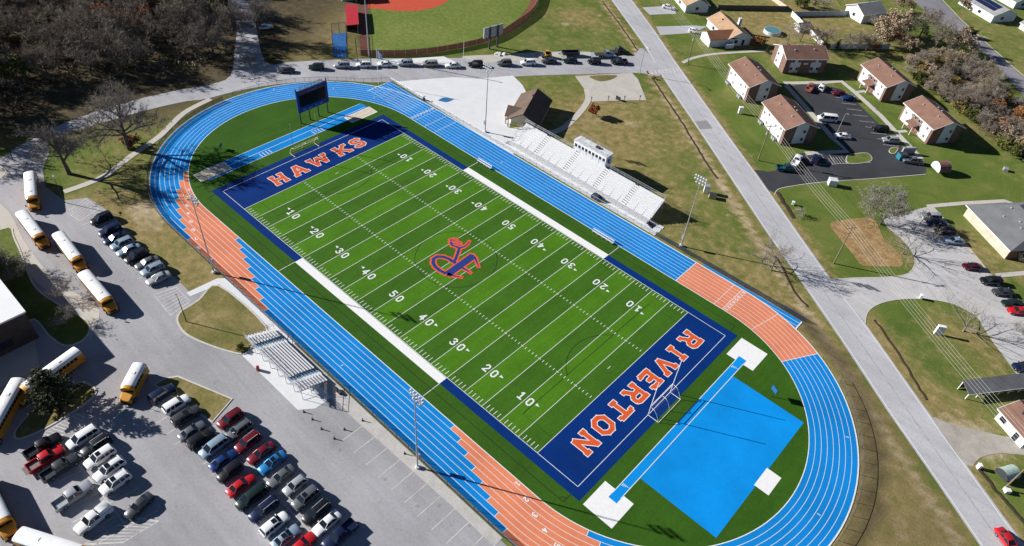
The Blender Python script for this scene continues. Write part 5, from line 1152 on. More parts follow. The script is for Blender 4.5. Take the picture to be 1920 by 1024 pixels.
def place(kind,colour,x,y,az,label,group,opt=''):
    key=(kind,opt)
    if key not in PROTO:
        PROTO[key]=car_proto(kind,'s' in opt,'t' in opt,1 if 'r' in opt else (2 if 'R' in opt else False)); o=PROTO[key]
    else: o=copy_tree(PROTO[key])
    o.name='parked_'+('pickup' if kind=='pickup' else 'van' if kind in('van','minivan') else 'jeep' if kind=='jeep' else 'suv' if kind=='suv' else 'car')
    o.location=(x,y,.03); o.rotation_euler=(0,0,az); o.scale=(random.uniform(.96,1.04),random.uniform(.98,1.02),random.uniform(.97,1.04)); n=len(label.split())
    if label in SEEN: print('DUPLABEL',label)
    if n>16: print('LONGLABEL',n,label)
    SEEN[label]=1
    tag(o,label,{'pickup':'pickup truck','van':'van','minivan':'van','suv':'suv'}.get(kind,'car'),group)
    for c in o.children:
        if c.name.split('.')[0] in('body','bed_cap'): c.material_slots[0].link='OBJECT'; c.material_slots[0].material=MATS['paint '+colour]
    CARS.append(o); return o
ORD=['first','second','third','fourth','fifth','sixth','seventh','eighth','ninth','tenth','eleventh','twelfth','thirteenth','fourteenth','fifteenth']
def row(desc,az,items,group,z=.75,end='upper end'):
    n=len(items)
    nm=lambda i:f"{items[i][3]} {ALT.get(items[i][2],items[i][2])}"
    for i,it in enumerate(items):
        u,v,kind,col=it[:4]; opt=it[4] if len(it)>4 else ''; da=it[5] if len(it)>5 else 0
        x,y=G(u,v,z)
        if i==0: lab=f"{nm(i)} at the {end} of {desc}, beside the {nm(1)}"
        elif i==n-1: lab=f"{nm(i)} at the far end of {desc}, beside the {nm(i-1)}"
        else: lab=f"{nm(i)} between the {nm(i-1)} and the {nm(i+1)} in {desc}"
        if lab in SEEN or len(lab.split())>16: lab=f"{nm(i)}, {ORD[i]} from the {end} of {desc}"
        place(kind,col,x,y,R_(az+da)+random.uniform(-.025,.025),lab,group,opt)
ALT={'pickup':'pickup','minivan':'minivan'}
row('the row below the footpath',267,[(190,410,'suv','black','r'),(206,432,'suv','dark blue'),(216,446,'sedan','dark blue'),(228,457,'suv','light blue','R'),(241,468,'sedan','light blue'),(256,481,'suv','black','s'),(276,492,'sedan','grey'),(286,505,'suv','light blue','R'),(297,521,'sedan','silver')],'cars parked in the row by the track curve')
row('the short row facing the hedge island',92,[(81,836,'pickup','black'),(86,860,'pickup','red'),(113,876,'pickup','dark grey'),(136,929,'pickup','silver')],'cars parked in the left block',end='upper end')
row('the white car row',274,[(155,820,'minivan','white'),(180,836,'suv','black','R'),(187,857,'suv','white','s'),(205,880,'suv','white','sr'),(216,905,'suv','white','sR')],'cars parked in the left block',end='upper end')
for o in CARS:
    if o['label'].startswith('red pickup'):
        t=MB(); t.box(-2.0,0,.74,1.9,1.55,.05); t.box(-3.1,0,.70,.6,1.7,.08); t.build('lowered_tailgate',M('rusty_grey',(.20,.175,.165),.8,.25,4),o)
place('pickup','white',*G(174,972,.9),R_(278),'white pickup with a capped bed parked above the hatched marking','cars parked in the left block','t')
place('sedan','dark grey',*G(261,948,.7),R_(284),'dark grey sedan standing alone right of the white capped pickup','cars parked in the left block')
row('the long left row',92,[(304,738,'suv','dark blue'),(331,758,'suv','white'),(349,780,'suv','dark grey','s'),(360,808,'sedan','grey'),(376,823,'suv','black')],'cars parked beside the wedge shaped grass island')
row('the middle row',272,[(401,838,'minivan','light blue'),(419,862,'sedan','blue','',180),(431,886,'jeep','black'),(452,909,'sedan','red','',180),(472,932,'minivan','dark green'),(495,955,'suv','dark blue','R'),(515,983,'suv','white','s',180),(536,1007,'sedan','light blue','s',180),(566,1022,'sedan','red','',180)],'cars parked nose to nose in the middle rows')
row('the right row',272,[(432,785,'suv','dark red','r'),(448,807,'suv','grey','r'),(465,829,'suv','dark red','R'),(490,849,'sedan','dark red'),(511,867,'sedan','bright blue','s'),(527,893,'sedan','grey'),(553,910,'hatchback','silver'),(573,934,'suv','grey','s'),(594,960,'suv','black','R'),(613,980,'sedan','white'),(637,1003,'pickup','dark blue')],'cars parked nose to nose in the middle rows')
aR=azim(G(1161,115),G(641,124)); aL=azim(G(849,123),G(593,128))
row('the roadside line',aL,[(537,131,'sedan','dark grey'),(593,125,'suv','dark green'),(641,122,'suv','silver','r'),(682,121,'suv','white','r'),(721,120,'sedan','white'),(760,118,'suv','silver'),(806,119,'minivan','beige'),(849,122,'sedan','white'),(892,120,'suv','black'),(946,118,'suv','grey','r'),(990,117,'suv','white'),(1030,114,'sedan','dark grey'),(1069,113,'sedan','dark green'),(1114,115,'jeep','black'),(1161,115,'pickup','black')],'cars lined up along the side road',end='left end')
AP='cars in the apartment lot'
for k,c,u,v,a,lab,o in [('pickup','pale red',1520,163,100,'pale red pickup in the top corner of the apartment lot',''),('suv','white',1542,163,100,'white suv beside the pale red pickup in the apartment lot','s'),('sedan','dark red',1574,174,225,'dark red sedan beside the blue car in the apartment lot',''),('sedan','blue',1592,183,225,'blue sedan beside the dark red sedan in the apartment lot',''),('van','white',1551,222,218,'long white van in the shade of the second apartment',''),('sedan','white',1580,254,218,'white sedan at the lamp post in the apartment lot',''),
  ('suv','black',1651,241,222,'black suv in the sidewalk bays facing the porch apartment',''),('suv','silver',1670,262,222,'silver suv in the bays below the black suv',''),('pickup','white',1495,299,100,'white pickup in the shaded bay row at the apartment entrance',''),('suv','dark blue',1530,297,100,'dark blue suv beside the white pickup at the apartment entrance',''),('pickup','teal',1476,315,40,'dark teal pickup turning in at the apartment entrance',''),('pickup','grey',1712,301,215,'grey pickup beside the teal dumpster','')]:
    place(k,c,*G(u,v,.8),R_(a),lab,AP,o)
CH='cars in the church lot'
for k,c,u,v,lab in [('suv','silver',1746,406,'silver suv at the upper end of the church lot'),('sedan','dark blue',1757,417,'dark blue sedan beside the silver suv in the church lot'),('suv','black',1772,433,'black suv next to the light blue sedan in the church lot'),('sedan','light blue',1790,451,'light blue sedan at the bare tree shadow in the church lot'),('sedan','maroon',1825,499,'maroon sedan standing apart in the middle of the church lot row'),('suv','black',1859,526,'black suv below the maroon sedan in the church lot'),('sedan','dark grey',1882,547,'dark grey sedan between the black suv and the green car'),('sedan','dark green',1900,568,'dark green sedan beside the red sedan at the church'),('sedan','red',1911,582,'bright red sedan in the church lot at the right edge'),('suv','dark blue',1922,688,'dark suv at the lower right end of the church lot')]:
    place(k,c,*G(u,v,.8),R_(222),lab,CH)
place('sedan','red',*G(1890,1014,.7),R_(azim(G(1837,1023),G(1662,768)))+math.pi,'red sedan driving on the main road at the lower right',None)
place('sedan','white',*G(1254,13,.7),R_(20),'pale sedan in the drive of the top edge house',None); place('hatchback','white',*G(1303,58,.7),R_(20),'white hatchback at the garage of the tan roofed house',None)
place('sedan','white',*G(497,50,.7),R_(70),'white sedan parked in the tree shade beyond the ball field',None)
# ---- trailers and machines in the top lot
def wheels(e,L,r=.36,w=1.0):
    for x in L:
        for s in (-1,1): t=MB(); t.tube((0,-.12,0),(0,.12,0),r,r,12,0); t.tube((0,s*.1,0),(0,s*.135,0),r*.6,r*.55,8,1); o=t.build('wheel',[TYRE,RIM],e); o.location=(x,s*w,r)
def trailer(u,v,az,label,load):
    x,y=G(u,v,.6); e=empty('flat_trailer',(x,y,.04),az,label,'trailer','trailers and machines at the road end'); b=MB(); b.box(0,0,.65,5.6,2.1,.14); b.beam((2.8,.6,.7),(4.2,0,.6),.12,.12); b.beam((2.8,-.6,.7),(4.2,0,.6),.12,.12); b.build('deck',DKM,e); wheels(e,(-.7,.3),.36,1.12)
    b=MB()
    if load==1: 
        for s in (-1,1): b.box(0,s*1.0,.79,5.6,.08,.7)
        b.box(-2.75,0,.79,.08,2.0,1.2)
    else: b.box(-.3,0,.79,2.2,1.5,.9); b.box(-.3,0,1.69,1.5,1.2,.5,0,0,.8); b.tube((1.2,0,.8),(1.2,.0,2.0),.12,.12,6)
    b.build('side_rails' if load==1 else 'machine_load',DKM,e)
trailer(1070,101,R_(aR),'black flat trailer with side rails at the road end',1); trailer(1159,96,R_(aR)+.3,'black trailer carrying a dark machine nearest the main road',2)
x,y=G(1027,103,.8); e=empty('skid_loader',(x,y,.04),R_(aR),'small yellow skid loader behind the parked dark sedan','loader'); wheels(e,(-.6,.6),.42,.8); YE=paint('machine_yellow',(.55,.30,.03),0,.5); b=MB(); b.box(-.2,0,.45,2.0,1.2,.8); b.box(-.7,0,1.25,.7,1.1,.5); b.build('body',YE,e); b=MB(); b.box(.25,0,1.25,1.0,1.0,.95); b.build('cab',TRIM,e); b=MB(); b.box(1.7,0,.15,.7,1.7,.6,0,0,.8); b.build('bucket',DKM,e)
b=MB(); [b.beam((-.8,s*.75,1.5),(1.4,s*.75,.7),.14,.16) for s in (-1,1)]; b.build('lift_arm',YE,e); b=MB(); b.box(.2,0,2.2,1.2,1.1,.1); b.build('cab_roof',YE,e)
x,y=G(1134,102,.9); e=empty('flatbed_truck',(x,y,.04),R_(aR)+math.pi,'light blue flatbed truck behind the black jeep','truck'); wheels(e,(1.9,-1.9,-1.0),.42,.95); PB=MATS['paint light blue']
b=MB(); b.loft([(3.0,.85,.45,1.05,1.2,.7),(2.7,1.0,.4,1.15,1.3,.85),(1.7,1.02,.4,1.25,1.4,.9),(.1,1.02,.45,1.25,1.4,.9)]); b.loft([(1.2,.8,2.05,2.1,2.16,.65),(.2,.8,2.05,2.1,2.16,.65)]); [b.beam((1.7,s*.9,1.3),(1.2,s*.72,2.1),.08,.1) for s in (-1,1)]; [b.beam((.1,s*.9,1.3),(.2,s*.72,2.1),.08,.1) for s in (-1,1)]; b.build('cab',PB,e,38)
b=MB(); b.add([(1.65,-.85,1.36),(1.65,.85,1.36),(1.2,.7,2.06),(1.2,-.7,2.06),(.12,-.85,1.36),(.12,.85,1.36),(.22,.7,2.06),(.22,-.7,2.06)],[(0,1,2,3),(4,5,6,7),(0,3,7,4),(1,2,6,5)]); b.build('windows',CGL,e); b=MB(); b.box(-1.7,0,.9,3.4,2.1,.14); b.box(-.05,0,1.04,.08,2.0,1.0); b.build('flatbed',DKM,e)
b=MB(); x,y=G(938,101); 
for k in range(6): b.box(x+random.uniform(-1.4,1.4),y+random.uniform(-1.2,1.2),.04,random.uniform(.6,1.4),random.uniform(.5,1.1),random.uniform(.2,.5),0,random.uniform(0,3),.8)
o=b.build('rubble_pile',MATS['concrete']); tag(o,'small pile of pale broken concrete beside the field scoreboard','rubble')
# ---- school buses
BY=M('bus_yellow',(.62,.27,.018),.42,.06,1.2,.5,coat=.3); BW=M('bus_roof_white',(.80,.81,.82),.5,.05,.8); BRUST=M('bus_rub_rail',(.02,.018,.015),.6,0)
def bus_proto(xr=-7.0):
    e=empty('school_bus'); w=1.22; bl=3.6-xr; bc=(3.6+xr)/2
    b=MB(); b.box(bc,0,.55,bl,2*w,1.45); b.box(bc,0,2.0,bl,2*w-.06,.72); b.loft([(5.35,.86,.62,1.25,1.4,.7),(5.1,1.0,.5,1.4,1.55,.82),(3.6,1.14,.5,1.6,1.78,.95)]); 
    b.box(3.62,0,.5,.12,2.1,1.1)
    b.build('body',BY,e,30)
    b=MB(); n=7; P=[]
    prof=[(w*math.cos(t),2.70+.42*math.sin(t)) for t in np.linspace(0,math.pi,n)]
    A=[(xr,y*.96,z-.03) for y,z in prof]; B=[(xr+.3,y,z) for y,z in prof]; C=[(3.1,y,z) for y,z in prof]; D=[(3.72,y*.95,z-.12) for y,z in prof]; allp=A+B+C+D; fs=[]
    for k in range(2):
        for i in range(n-1): fs.append((k*n+i,k*n+i+1,(k+1)*n+i+1,(k+1)*n+i))
    fs.append(tuple(range(n))); b.add(allp,fs); b.build('roof',BW,e,40)
    b=MB(); V=C+D; b.add(V,[(i,i+1,n+i+1,n+i) for i in range(n-1)]+[tuple(range(n,2*n))[::-1]]); b.build('front_cap',BY,e,40)
    b=MB(); b.add([(3.61,-1.05,1.72),(3.61,1.05,1.72),(3.66,1.02,2.66),(3.66,-1.02,2.66)],[(0,1,2,3)]); b.add([(3.52,-1.05,1.7),(3.52,1.05,1.7),(3.66,1.05,1.7),(3.66,-1.05,1.7)],[(0,1,2,3)]); b.build('windshield',CGL,e)
    for k in range(int((bl-.8)/.76)):
        for s in (-1,1):
            g=MB(); g.box(2.85-.76*k,s*(w-.01),1.96,.60,.05,.62); g.build('side_window',CGL,e)
    for s in (-1,1):
        for z in (.95,1.35,1.80): g=MB(); g.box(bc,s*(w+.012),z,bl,.03,.06); g.build('rub_rail',BRUST,e)
        for x in (4.3,xr+2.9 if xr<-4 else xr+1.3):
            t=MB(); t.tube((0,-.15,0),(0,.15,0),.48,.48,14,0); t.tube((0,s*.13,0),(0,s*.17,0),.27,.24,10,1); o=t.build('wheel',[TYRE,RIM],e); o.location=(x,s*1.06,.48)
        t=MB(); t.box(5.28,s*.72,.98,.12,.26,.24); t.build('headlight',HLG,e); t=MB(); t.box(xr-.02,s*.85,1.3,.06,.3,.3); t.build('taillight',TLG,e)
        t=MB(); t.beam((4.9,s*1.0,1.5),(5.1,s*1.35,1.95),.05,.05); t.box(5.1,s*1.38,1.8,.12,.26,.4); t.build('mirror',TRIM,e)
    t=MB(); t.box(5.4,0,.42,.16,2.1,.26); t.build('bumper',TRIM,e); t=MB(); t.box(xr-.05,0,.5,.14,2.35,.26); t.build('bumper',TRIM,e); t=MB(); t.box(5.33,0,.78,.1,1.1,.5); t.build('grille',TRIM,e); g=MB(); g.box(xr,0,1.9,.05,1.5,.65); g.build('rear_window',CGL,e)
    for x in (-3.4,1.2) if xr<-4 else (.4,): t=MB(); t.box(x,0,3.1,.55,.55,.07); t.build('roof_hatch',BW,e)
    return e
BUS=None
def bus(rear,front,label,off=0,short=False):
    global BUS
    a=Vector(G(*rear,3.0)); c=Vector(G(*front,3.0)); d=(c-a).normalized(); ctr=c-d*3.6+d*off
    if short: o=bus_proto(-2.0)
    elif BUS is None: BUS=bus_proto(); o=BUS
    else: o=copy_tree(BUS)
    o.location=(ctr.x,ctr.y,.03); o.rotation_euler=(0,0,math.atan2(d.y,d.x)); tag(o,label,'school bus','yellow school buses with white roofs')
bus((54,322),(58,370),'yellow school bus at the top of the bus loop, pointing down'); bus((37,394),(72,441),'yellow school bus second in the loop line behind the sidewalk')
bus((106,434),(143,484),'yellow school bus third in the loop line, beside the small car row'); bus((153,506),(199,561),'yellow school bus last in the loop line, nearest the bare island shrub')
bus((143,655),(42,728),'yellow school bus half hidden by the dark evergreen tree'); bus((262,678),(236,727),'yellow school bus with its yellow front facing the tree shadow, standing alone',0,True)
bus((8,752),(-22,805),'yellow school bus cut off by the left edge below the evergreen'); bus((-26,915),(4,978),'yellow school bus at the left edge beside the white capped pickup'); bus((36,1000),(150,1036),'yellow school bus lying along the bottom left corner of the picture',0)
# ================================================================ TREES
def leafmat(name,cs,rough=.8):
    m,nt,b=newmat(name); p=pos_node(nt); b.inputs['Roughness'].default_value=rough; b.inputs['Specular IOR Level'].default_value=.15
    oi=nt.nodes.new('ShaderNodeObjectInfo'); n=noise(nt,p,.9,3,.6); f=math_(nt,'ADD',math_(nt,'MULTIPLY',n,.75),math_(nt,'MULTIPLY',oi.outputs['Random'],.3))
    nt.links.new(ramp(nt,f,[(.3+.5*i/max(1,len(cs)-1),c) for i,c in enumerate(cs)]),b.inputs['Base Color']); return m
BARK=M('bark',(.13,.105,.085),.9,.25,3); BARKG=M('grey_bark',(.21,.19,.165),.9,.2,3)
TWIG=leafmat('twig_brown',[(.15,.13,.12),(.22,.19,.175),(.30,.265,.245)]); TWIGG=leafmat('twig_grey',[(.25,.22,.19),(.38,.34,.285)]); TWIGW=leafmat('twig_wood',[(.165,.14,.115),(.25,.21,.17),(.35,.295,.235)])
RUST=leafmat('leaf_rust',[(.20,.075,.025),(.36,.14,.045),(.46,.22,.08)]); OLIV=leafmat('leaf_olive',[(.055,.07,.018),(.11,.125,.03),(.20,.19,.055)]); EVER=leafmat('leaf_evergreen',[(.020,.028,.014),(.05,.06,.028),(.085,.09,.045)]); TANL=leafmat('leaf_tan',[(.25,.185,.12),(.37,.28,.185),(.48,.37,.25)]); ORNG=leafmat('leaf_orange',[(.16,.075,.03),(.28,.13,.05),(.38,.19,.08)]); YELG=leafmat('leaf_yellow',[(.20,.155,.055),(.31,.235,.085),(.42,.32,.125)])
def rndunit(r):
    while True:
        v=Vector((r.uniform(-1,1),r.uniform(-1,1),r.uniform(-1,1)))
        if .05<v.length<1: return v.normalized()
def tree_meshes(seed,H,spread,n1=6,n2=5,n3=4,n4=4,twigs=5,tw=.035,leaf=0,ls=.35,trunk=.26,r0=None,up=.35,fork=.28):
    """trunk+limbs in one builder, fine crown in the other"""
    r=random.Random(seed); T=MB(); K=MB(); r0=r0 or H*.02
    def limb(B,p,d,L,ra,rb,seg,sides,wob):
        pts=[p]; 
        for i in range(seg):
            d=(d+rndunit(r)*wob).normalized(); q=p+d*(L/seg); B.tube(p,q,ra+(rb-ra)*i/seg,ra+(rb-ra)*(i+1)/seg,sides,0,False); p=q; pts.append(p)
        return pts,d
    pts,d=limb(T,Vector((0,0,-.1)),Vector((0,0,1)),H*trunk,r0*1.25,r0*.85,3,8,.06)
    lead,ld=limb(T,pts[-1],Vector((r.uniform(-.1,.1),r.uniform(-.1,.1),1)).normalized(),H*.45,r0*.75,r0*.22,4,6,.15)
    base=pts[-1]; spine=[base]+lead
    for i in range(n1):
        a=2*math.pi*(i+r.uniform(-.3,.3))/n1; t=r.uniform(0,.85); k=min(int(t*4),3); p=spine[k].lerp(spine[k+1],t*4-k); el=r.uniform(.35,.85)+t*.3
        d1=Vector((math.cos(a)*math.cos(el),math.sin(a)*math.cos(el),math.sin(el))); L1=H*spread*r.uniform(.75,1.1)*(1-.4*t)
        P1,e1=limb(T,p,d1,L1,r0*.5*(1-.4*t),r0*.16,4,5,.20)
        for j in range(n2):
            t2=r.uniform(.3,1); k2=min(int(t2*4),3); p2=P1[k2].lerp(P1[k2+1],min(1,t2*4-k2)); d2=(e1+rndunit(r)*.95+Vector((0,0,up))).normalized()
            P2,e2=limb(K,p2,d2,L1*r.uniform(.38,.6),r0*.15,r0*.06,3,4,.25)
            for m in range(n3):
                p3=P2[r.randint(1,3)]; d3=(e2+rndunit(r)*1.0+Vector((0,0,up*.6))).normalized(); P3,e3=limb(K,p3,d3,L1*r.uniform(.2,.36),r0*.055,r0*.025,2,3,.3)
                for q in range(n4):
                    p4=P3[r.randint(1,2)]; d4=(e3+rndunit(r)*1.1).normalized(); L4=H*.055*r.uniform(.6,1.3)
                    for s in range(twigs):
                        dd=(d4+rndunit(r)*.8).normalized(); sd=dd.cross(rndunit(r)).normalized()*tw; e=p4+dd*L4
                        K.add([p4-sd*.5,p4+sd*.5,e],[(0,1,2)])
                        for _ in range(leaf):
                            c=p4+dd*L4*r.uniform(.3,1.2)+rndunit(r)*ls*.7; a1=rndunit(r); a2=a1.cross(rndunit(r)).normalized(); s_=ls*r.uniform(.5,1.1)
                            K.add([c-a1*s_*.5-a2*s_*.35,c+a1*s_*.5-a2*s_*.3,c+a1*s_*.4+a2*s_*.35,c-a1*s_*.45+a2*s_*.3],[(0,1,2,3)],1)
    return T,K
def raw(B,name,mats):
    me=bpy.data.meshes.new(name); me.from_pydata(B.v,[],B.f)
    for m in mats: me.materials.append(m)
    me.polygons.foreach_set('material_index',B.m); return me
TM={}
def mk(key,bark,twig,leafm,**k):
    T,K=tree_meshes(**k); TM[key]=(raw(T,'trunk',[bark]),raw(K,'crown',[twig,leafm or twig]))
def tree(key,x,y,sc_=1.0,rz=0.0,label=None,group=None,name='bare_tree',cat='tree',sx=None,z=0):
    e=empty(name,(x,y,z),rz,label,cat,group); e.scale=(sx or sc_,sx or sc_,sc_)
    for n,me in zip(('trunk','crown'),TM[key]):
        o=bpy.data.objects.new(n,me); COL.objects.link(o); o.parent=e
    return e
mk('big',BARK,TWIG,None,seed=3,H=17,spread=.40,n1=11,n2=8,n3=6,n4=4,twigs=7,tw=.032,trunk=.2,r0=.42,up=.25)
mk('big2',BARK,TWIG,None,seed=11,H=16,spread=.42,n1=10,n2=8,n3=6,n4=4,twigs=7,tw=.032,trunk=.2,r0=.42,up=.22)
for i in range(4): mk('wood%d'%i,BARK,TWIGW,None,seed=20+i,H=17,spread=.34,n1=9,n2=6,n3=5,n4=4,twigs=7,tw=.052,trunk=.22,r0=.26,up=.45)
mk('woodrust',BARK,TWIGW,RUST,seed=31,H=16,spread=.32,n1=6,n2=5,n3=4,n4=2,twigs=4,tw=.06,leaf=2,ls=.42,trunk=.25,r0=.22)
mk('woodtan',BARK,TWIGW,TANL,seed=32,H=17,spread=.32,n1=6,n2=5,n3=4,n4=2,twigs=4,tw=.07,leaf=1,ls=.42,trunk=.28,r0=.22)
mk('woodolive',BARK,TWIGW,OLIV,seed=33,H=15,spread=.3,n1=7,n2=5,n3=4,n4=2,twigs=4,tw=.06,leaf=2,ls=.5,trunk=.2,r0=.22)
TWIGP=leafmat('twig_pale',[(.20,.185,.165),(.29,.27,.24)])
mk('grey',BARKG,TWIGP,None,seed=41,H=10,spread=.45,n1=11,n2=8,n3=6,n4=4,twigs=7,tw=.028,trunk=.14,r0=.2,up=.3)
mk('grey2',BARKG,TWIGG,None,seed=47,H=10,spread=.42,n1=8,n2=6,n3=5,n4=3,twigs=4,tw=.022,trunk=.18,r0=.15,up=.4)
mk('open',BARKG,TWIGG,None,seed=52,H=11,spread=.5,n1=9,n2=6,n3=4,n4=2,twigs=3,tw=.022,trunk=.1,r0=.15,up=.35)
mk('shrub_b',BARKG,TWIGG,None,seed=61,H=4,spread=.5,n1=10,n2=6,n3=5,n4=3,twigs=4,tw=.03,trunk=.06,r0=.07,up=.4)
mk('shrub_t',BARK,TWIG,TANL,seed=62,H=4,spread=.5,n1=9,n2=6,n3=4,n4=2,twigs=3,tw=.04,leaf=2,ls=.24,trunk=.06,r0=.08)
mk('shrub_o',BARK,TWIG,OLIV,seed=63,H=4,spread=.5,n1=9,n2=6,n3=4,n4=2,twigs=3,tw=.04,leaf=3,ls=.24,trunk=.06,r0=.08)
mk('shrub_r',BARK,TWIG,ORNG,seed=64,H=4,spread=.5,n1=9,n2=6,n3=4,n4=2,twigs=3,tw=.04,leaf=3,ls=.24,trunk=.06,r0=.08)
mk('shrub_y',BARK,TWIG,YELG,seed=65,H=4,spread=.5,n1=9,n2=6,n3=4,n4=2,twigs=3,tw=.04,leaf=2,ls=.24,trunk=.06,r0=.08)
mk('leafy_r',BARK,TWIG,ORNG,seed=71,H=9,spread=.36,n1=8,n2=6,n3=4,n4=2,twigs=4,tw=.05,leaf=2,ls=.36,trunk=.2,r0=.16)
mk('leafy_t',BARKG,TWIG,TANL,seed=72,H=10,spread=.34,n1=8,n2=6,n3=4,n4=2,twigs=4,tw=.05,leaf=2,ls=.36,trunk=.2,r0=.16)
mk('round',BARK,TWIG,leafmat('leaf_copper',[(.30,.10,.035),(.44,.17,.06)]),seed=73,H=4.2,spread=.36,n1=10,n2=6,n3=5,n4=2,twigs=3,tw=.03,leaf=4,ls=.24,trunk=.3,r0=.08,up=.2)
# evergreen (cedar-like): whorls of drooping leafy boughs
def evergreen():
    r=random.Random(5); T=MB(); K=MB(); H=10.5; T.tube((0,0,-.1),(0,0,H*.95),.3,.05,8)
    for i in range(120):
        z=1.0+(H-1.3)*(i/120)**.95; a=r.uniform(0,6.283); L=(1-z/H)**.75*4.4*r.uniform(.65,1.1)+.35; d=Vector((math.cos(a),math.sin(a),r.uniform(-.12,.22))); p=Vector((0,0,z)); q=p+d*L; T.tube(p,q,.05,.015,3,0,False)
        for k in range(int(L*22)):
            t=r.uniform(.18,1.02); c=p.lerp(q,t)+Vector((r.uniform(-1,1),r.uniform(-1,1),r.uniform(-.7,.5)))*.36*(1.15-t*.5); a1=(d+rndunit(r)*.8).normalized(); a2=a1.cross(rndunit(r)).normalized(); s=r.uniform(.22,.5)
            K.add([c-a1*s*.5,c+a2*s*.28,c+a1*s*.6,c-a2*s*.28],[(0,1,2,3)])
    TM['ever']=(raw(T,'trunk',[BARK]),raw(K,'crown',[EVER]))
evergreen()
def at(key,u,v,s,label,group=None,name='bare_tree',cat='tree',sx=None,rz=None):
    x,y=G(u,v); return tree(key,x,y,s,random.uniform(0,6.28) if rz is None else rz,label,group,name,cat,sx)
at('big',243,280,1.3,'large bare tree whose trunk base is wrapped in rusty leaves',None,rz=.6); at('big2',130,326,1.12,'large bare tree above the bus loop near the footpath',None,rz=2.0); at('big2',487,72,1.15,'tall bare tree beside the driveway under the top edge',None,rz=4.0)
at('shrub_r',247,274,1.05,'rusty leafed young shrub at the foot of the large bare tree',None,'rusty_shrub','shrub'); at('ever',106,758,.9,'dark evergreen tree on the kerbed island in front of a bus',None,'evergreen_tree',sx=1.12); at('round',1111,219,1.0,'small round orange tree on the dry grass behind the bleachers',None,'round_tree')
at('grey',1650,420,1.38,'dense pale grey tree at the top of the straw garden bed',None,rz=1); at('open',1692,476,1.2,'thin bare tree on the island tip with a long shadow over the church lot',None,rz=2.5); at('open',1806,621,1.25,'spreading bare tree on the lawn bordering the lower church lot',None,rz=.3); at('open',1428,494,1.05,'bare tree beside the main road near the orange zone',None,rz=3.6); at('grey2',1445,507,1.15,'second bare tree on the road verge with a long branching shadow',None,rz=5)
at('grey2',1622,414,.55,'small bare sapling left of the dense pale grey tree',None); at('grey2',1725,420,.6,'faint bare sapling beside the parked cars of the church lot',None); at('shrub_b',1497,405,.8,'bare grey shrub on the bank below the apartment entrance',None,'bare_shrub','shrub'); at('shrub_b',1915,490,1.1,'bare reddish shrub in front of the hall brick gable',None,'bare_shrub','shrub'); at('shrub_b',1905,620,.8,'low bare shrub by the lower right cars',None,'bare_shrub','shrub')
at('shrub_b',118,556,1.35,'bare shrub leaning over the sidewalk edge by the bus line',None,'bare_shrub','shrub'); at('shrub_b',126,607,1.4,'greyish round shrub in the shade of the school lawn',None,'bare_shrub','shrub'); at('shrub_b',38,520,1.7,'large bare shrub clump beside the school roof',None,'bare_shrub','shrub',sx=2.0); at('shrub_b',12,498,1.6,'bare shrub at the left edge above the school roof',None,'bare_shrub','shrub'); at('shrub_o',452,655,.42,'small olive bush beside the small bleachers',None,'olive_bush','shrub'); 
at('shrub_y',1225,148,.35,'small dry bush at the corner drain by the side road',None,'dry_bush','shrub')
# the woods, upper left
WG='trees of the bare wood'
rw=random.Random(9); wood=[]
def inpoly(x,y,P):
    c=False; j=len(P)-1
    for i in range(len(P)):
        if (P[i][1]>y)!=(P[j][1]>y) and x<(P[j][0]-P[i][0])*(y-P[i][1])/(P[j][1]-P[i][1])+P[i][0]: c=not c
        j=i
    return c
WP=GP([(428,112),(412,122),(330,138),(240,145),(170,156),(100,180),(40,208),(-60,240),(-260,250),(-260,-20),(-60,-150),(200,-190),(436,-150),(437,40)])
xs=[p[0] for p in WP]; ys=[p[1] for p in WP]; tries=0
while len(wood)<235 and tries<20000:
    tries+=1; x=rw.uniform(min(xs),max(xs)); y=rw.uniform(min(ys),max(ys))
    if not inpoly(x,y,WP): continue
    if any((x-a)**2+(y-b)**2<4.6**2 for a,b in wood): continue
    wood.append((x,y))
KL={'wood':('bare grey brown tree standing in the wood','bare_tree'),'woodrust':('rusty leafed tree standing in the wood','rusty_tree'),'woodtan':('tree keeping dry tan leaves in the wood','tan_tree'),'woodolive':('olive green leafed tree standing in the wood','olive_tree')}
for i,(x,y) in enumerate(wood):
    k=rw.random(); key='wood%d'%rw.randint(0,3) if k<.78 else 'woodrust' if k<.82 else 'woodtan' if k<.90 else 'woodolive'
    lab,nm=KL['wood' if key[:4]=='wood' and key[4:].isdigit() else key]
    tree(key,x,y,rw.uniform(.8,1.2),rw.uniform(0,6.28),lab,WG if nm=='bare_tree' else {'rusty_tree':'rusty trees of the wood','tan_tree':'tan trees of the wood','olive_tree':'olive trees of the wood'}[nm],nm)
# undergrowth of the wood: nobody could count it
U=MB(); ru=random.Random(4)
for k in range(9000):
    x=ru.uniform(min(xs),max(xs)); y=ru.uniform(min(ys),max(ys))
    if not inpoly(x,y,WP): continue
    for q in range(4):
        c=Vector((x+ru.uniform(-.8,.8),y+ru.uniform(-.8,.8),ru.uniform(.1,2.4))); a1=rndunit(ru); a2=a1.cross(rndunit(ru)).normalized(); s=ru.uniform(.3,.8); U.add([c-a1*s*.5-a2*s*.2,c+a1*s*.5-a2*s*.2,c+a1*s*.5+a2*s*.2,c-a1*s*.5+a2*s*.2],[(0,1,2,3)],0 if ru.random()<.7 else 1)
o=bpy.data.objects.new('undergrowth',raw(U,'undergrowth',[TWIGW,OLIV])); COL.objects.link(o); tag(o,'low brown undergrowth between the trees of the wood','undergrowth',kind='stuff')
# trees left of the picture that throw shade into it
for (u,v) in [(-40,300),(-70,255),(-30,268)]: tree('wood1',*G(u,v),.8,rw.uniform(0,6),KL['wood'][0],WG,'bare_tree')
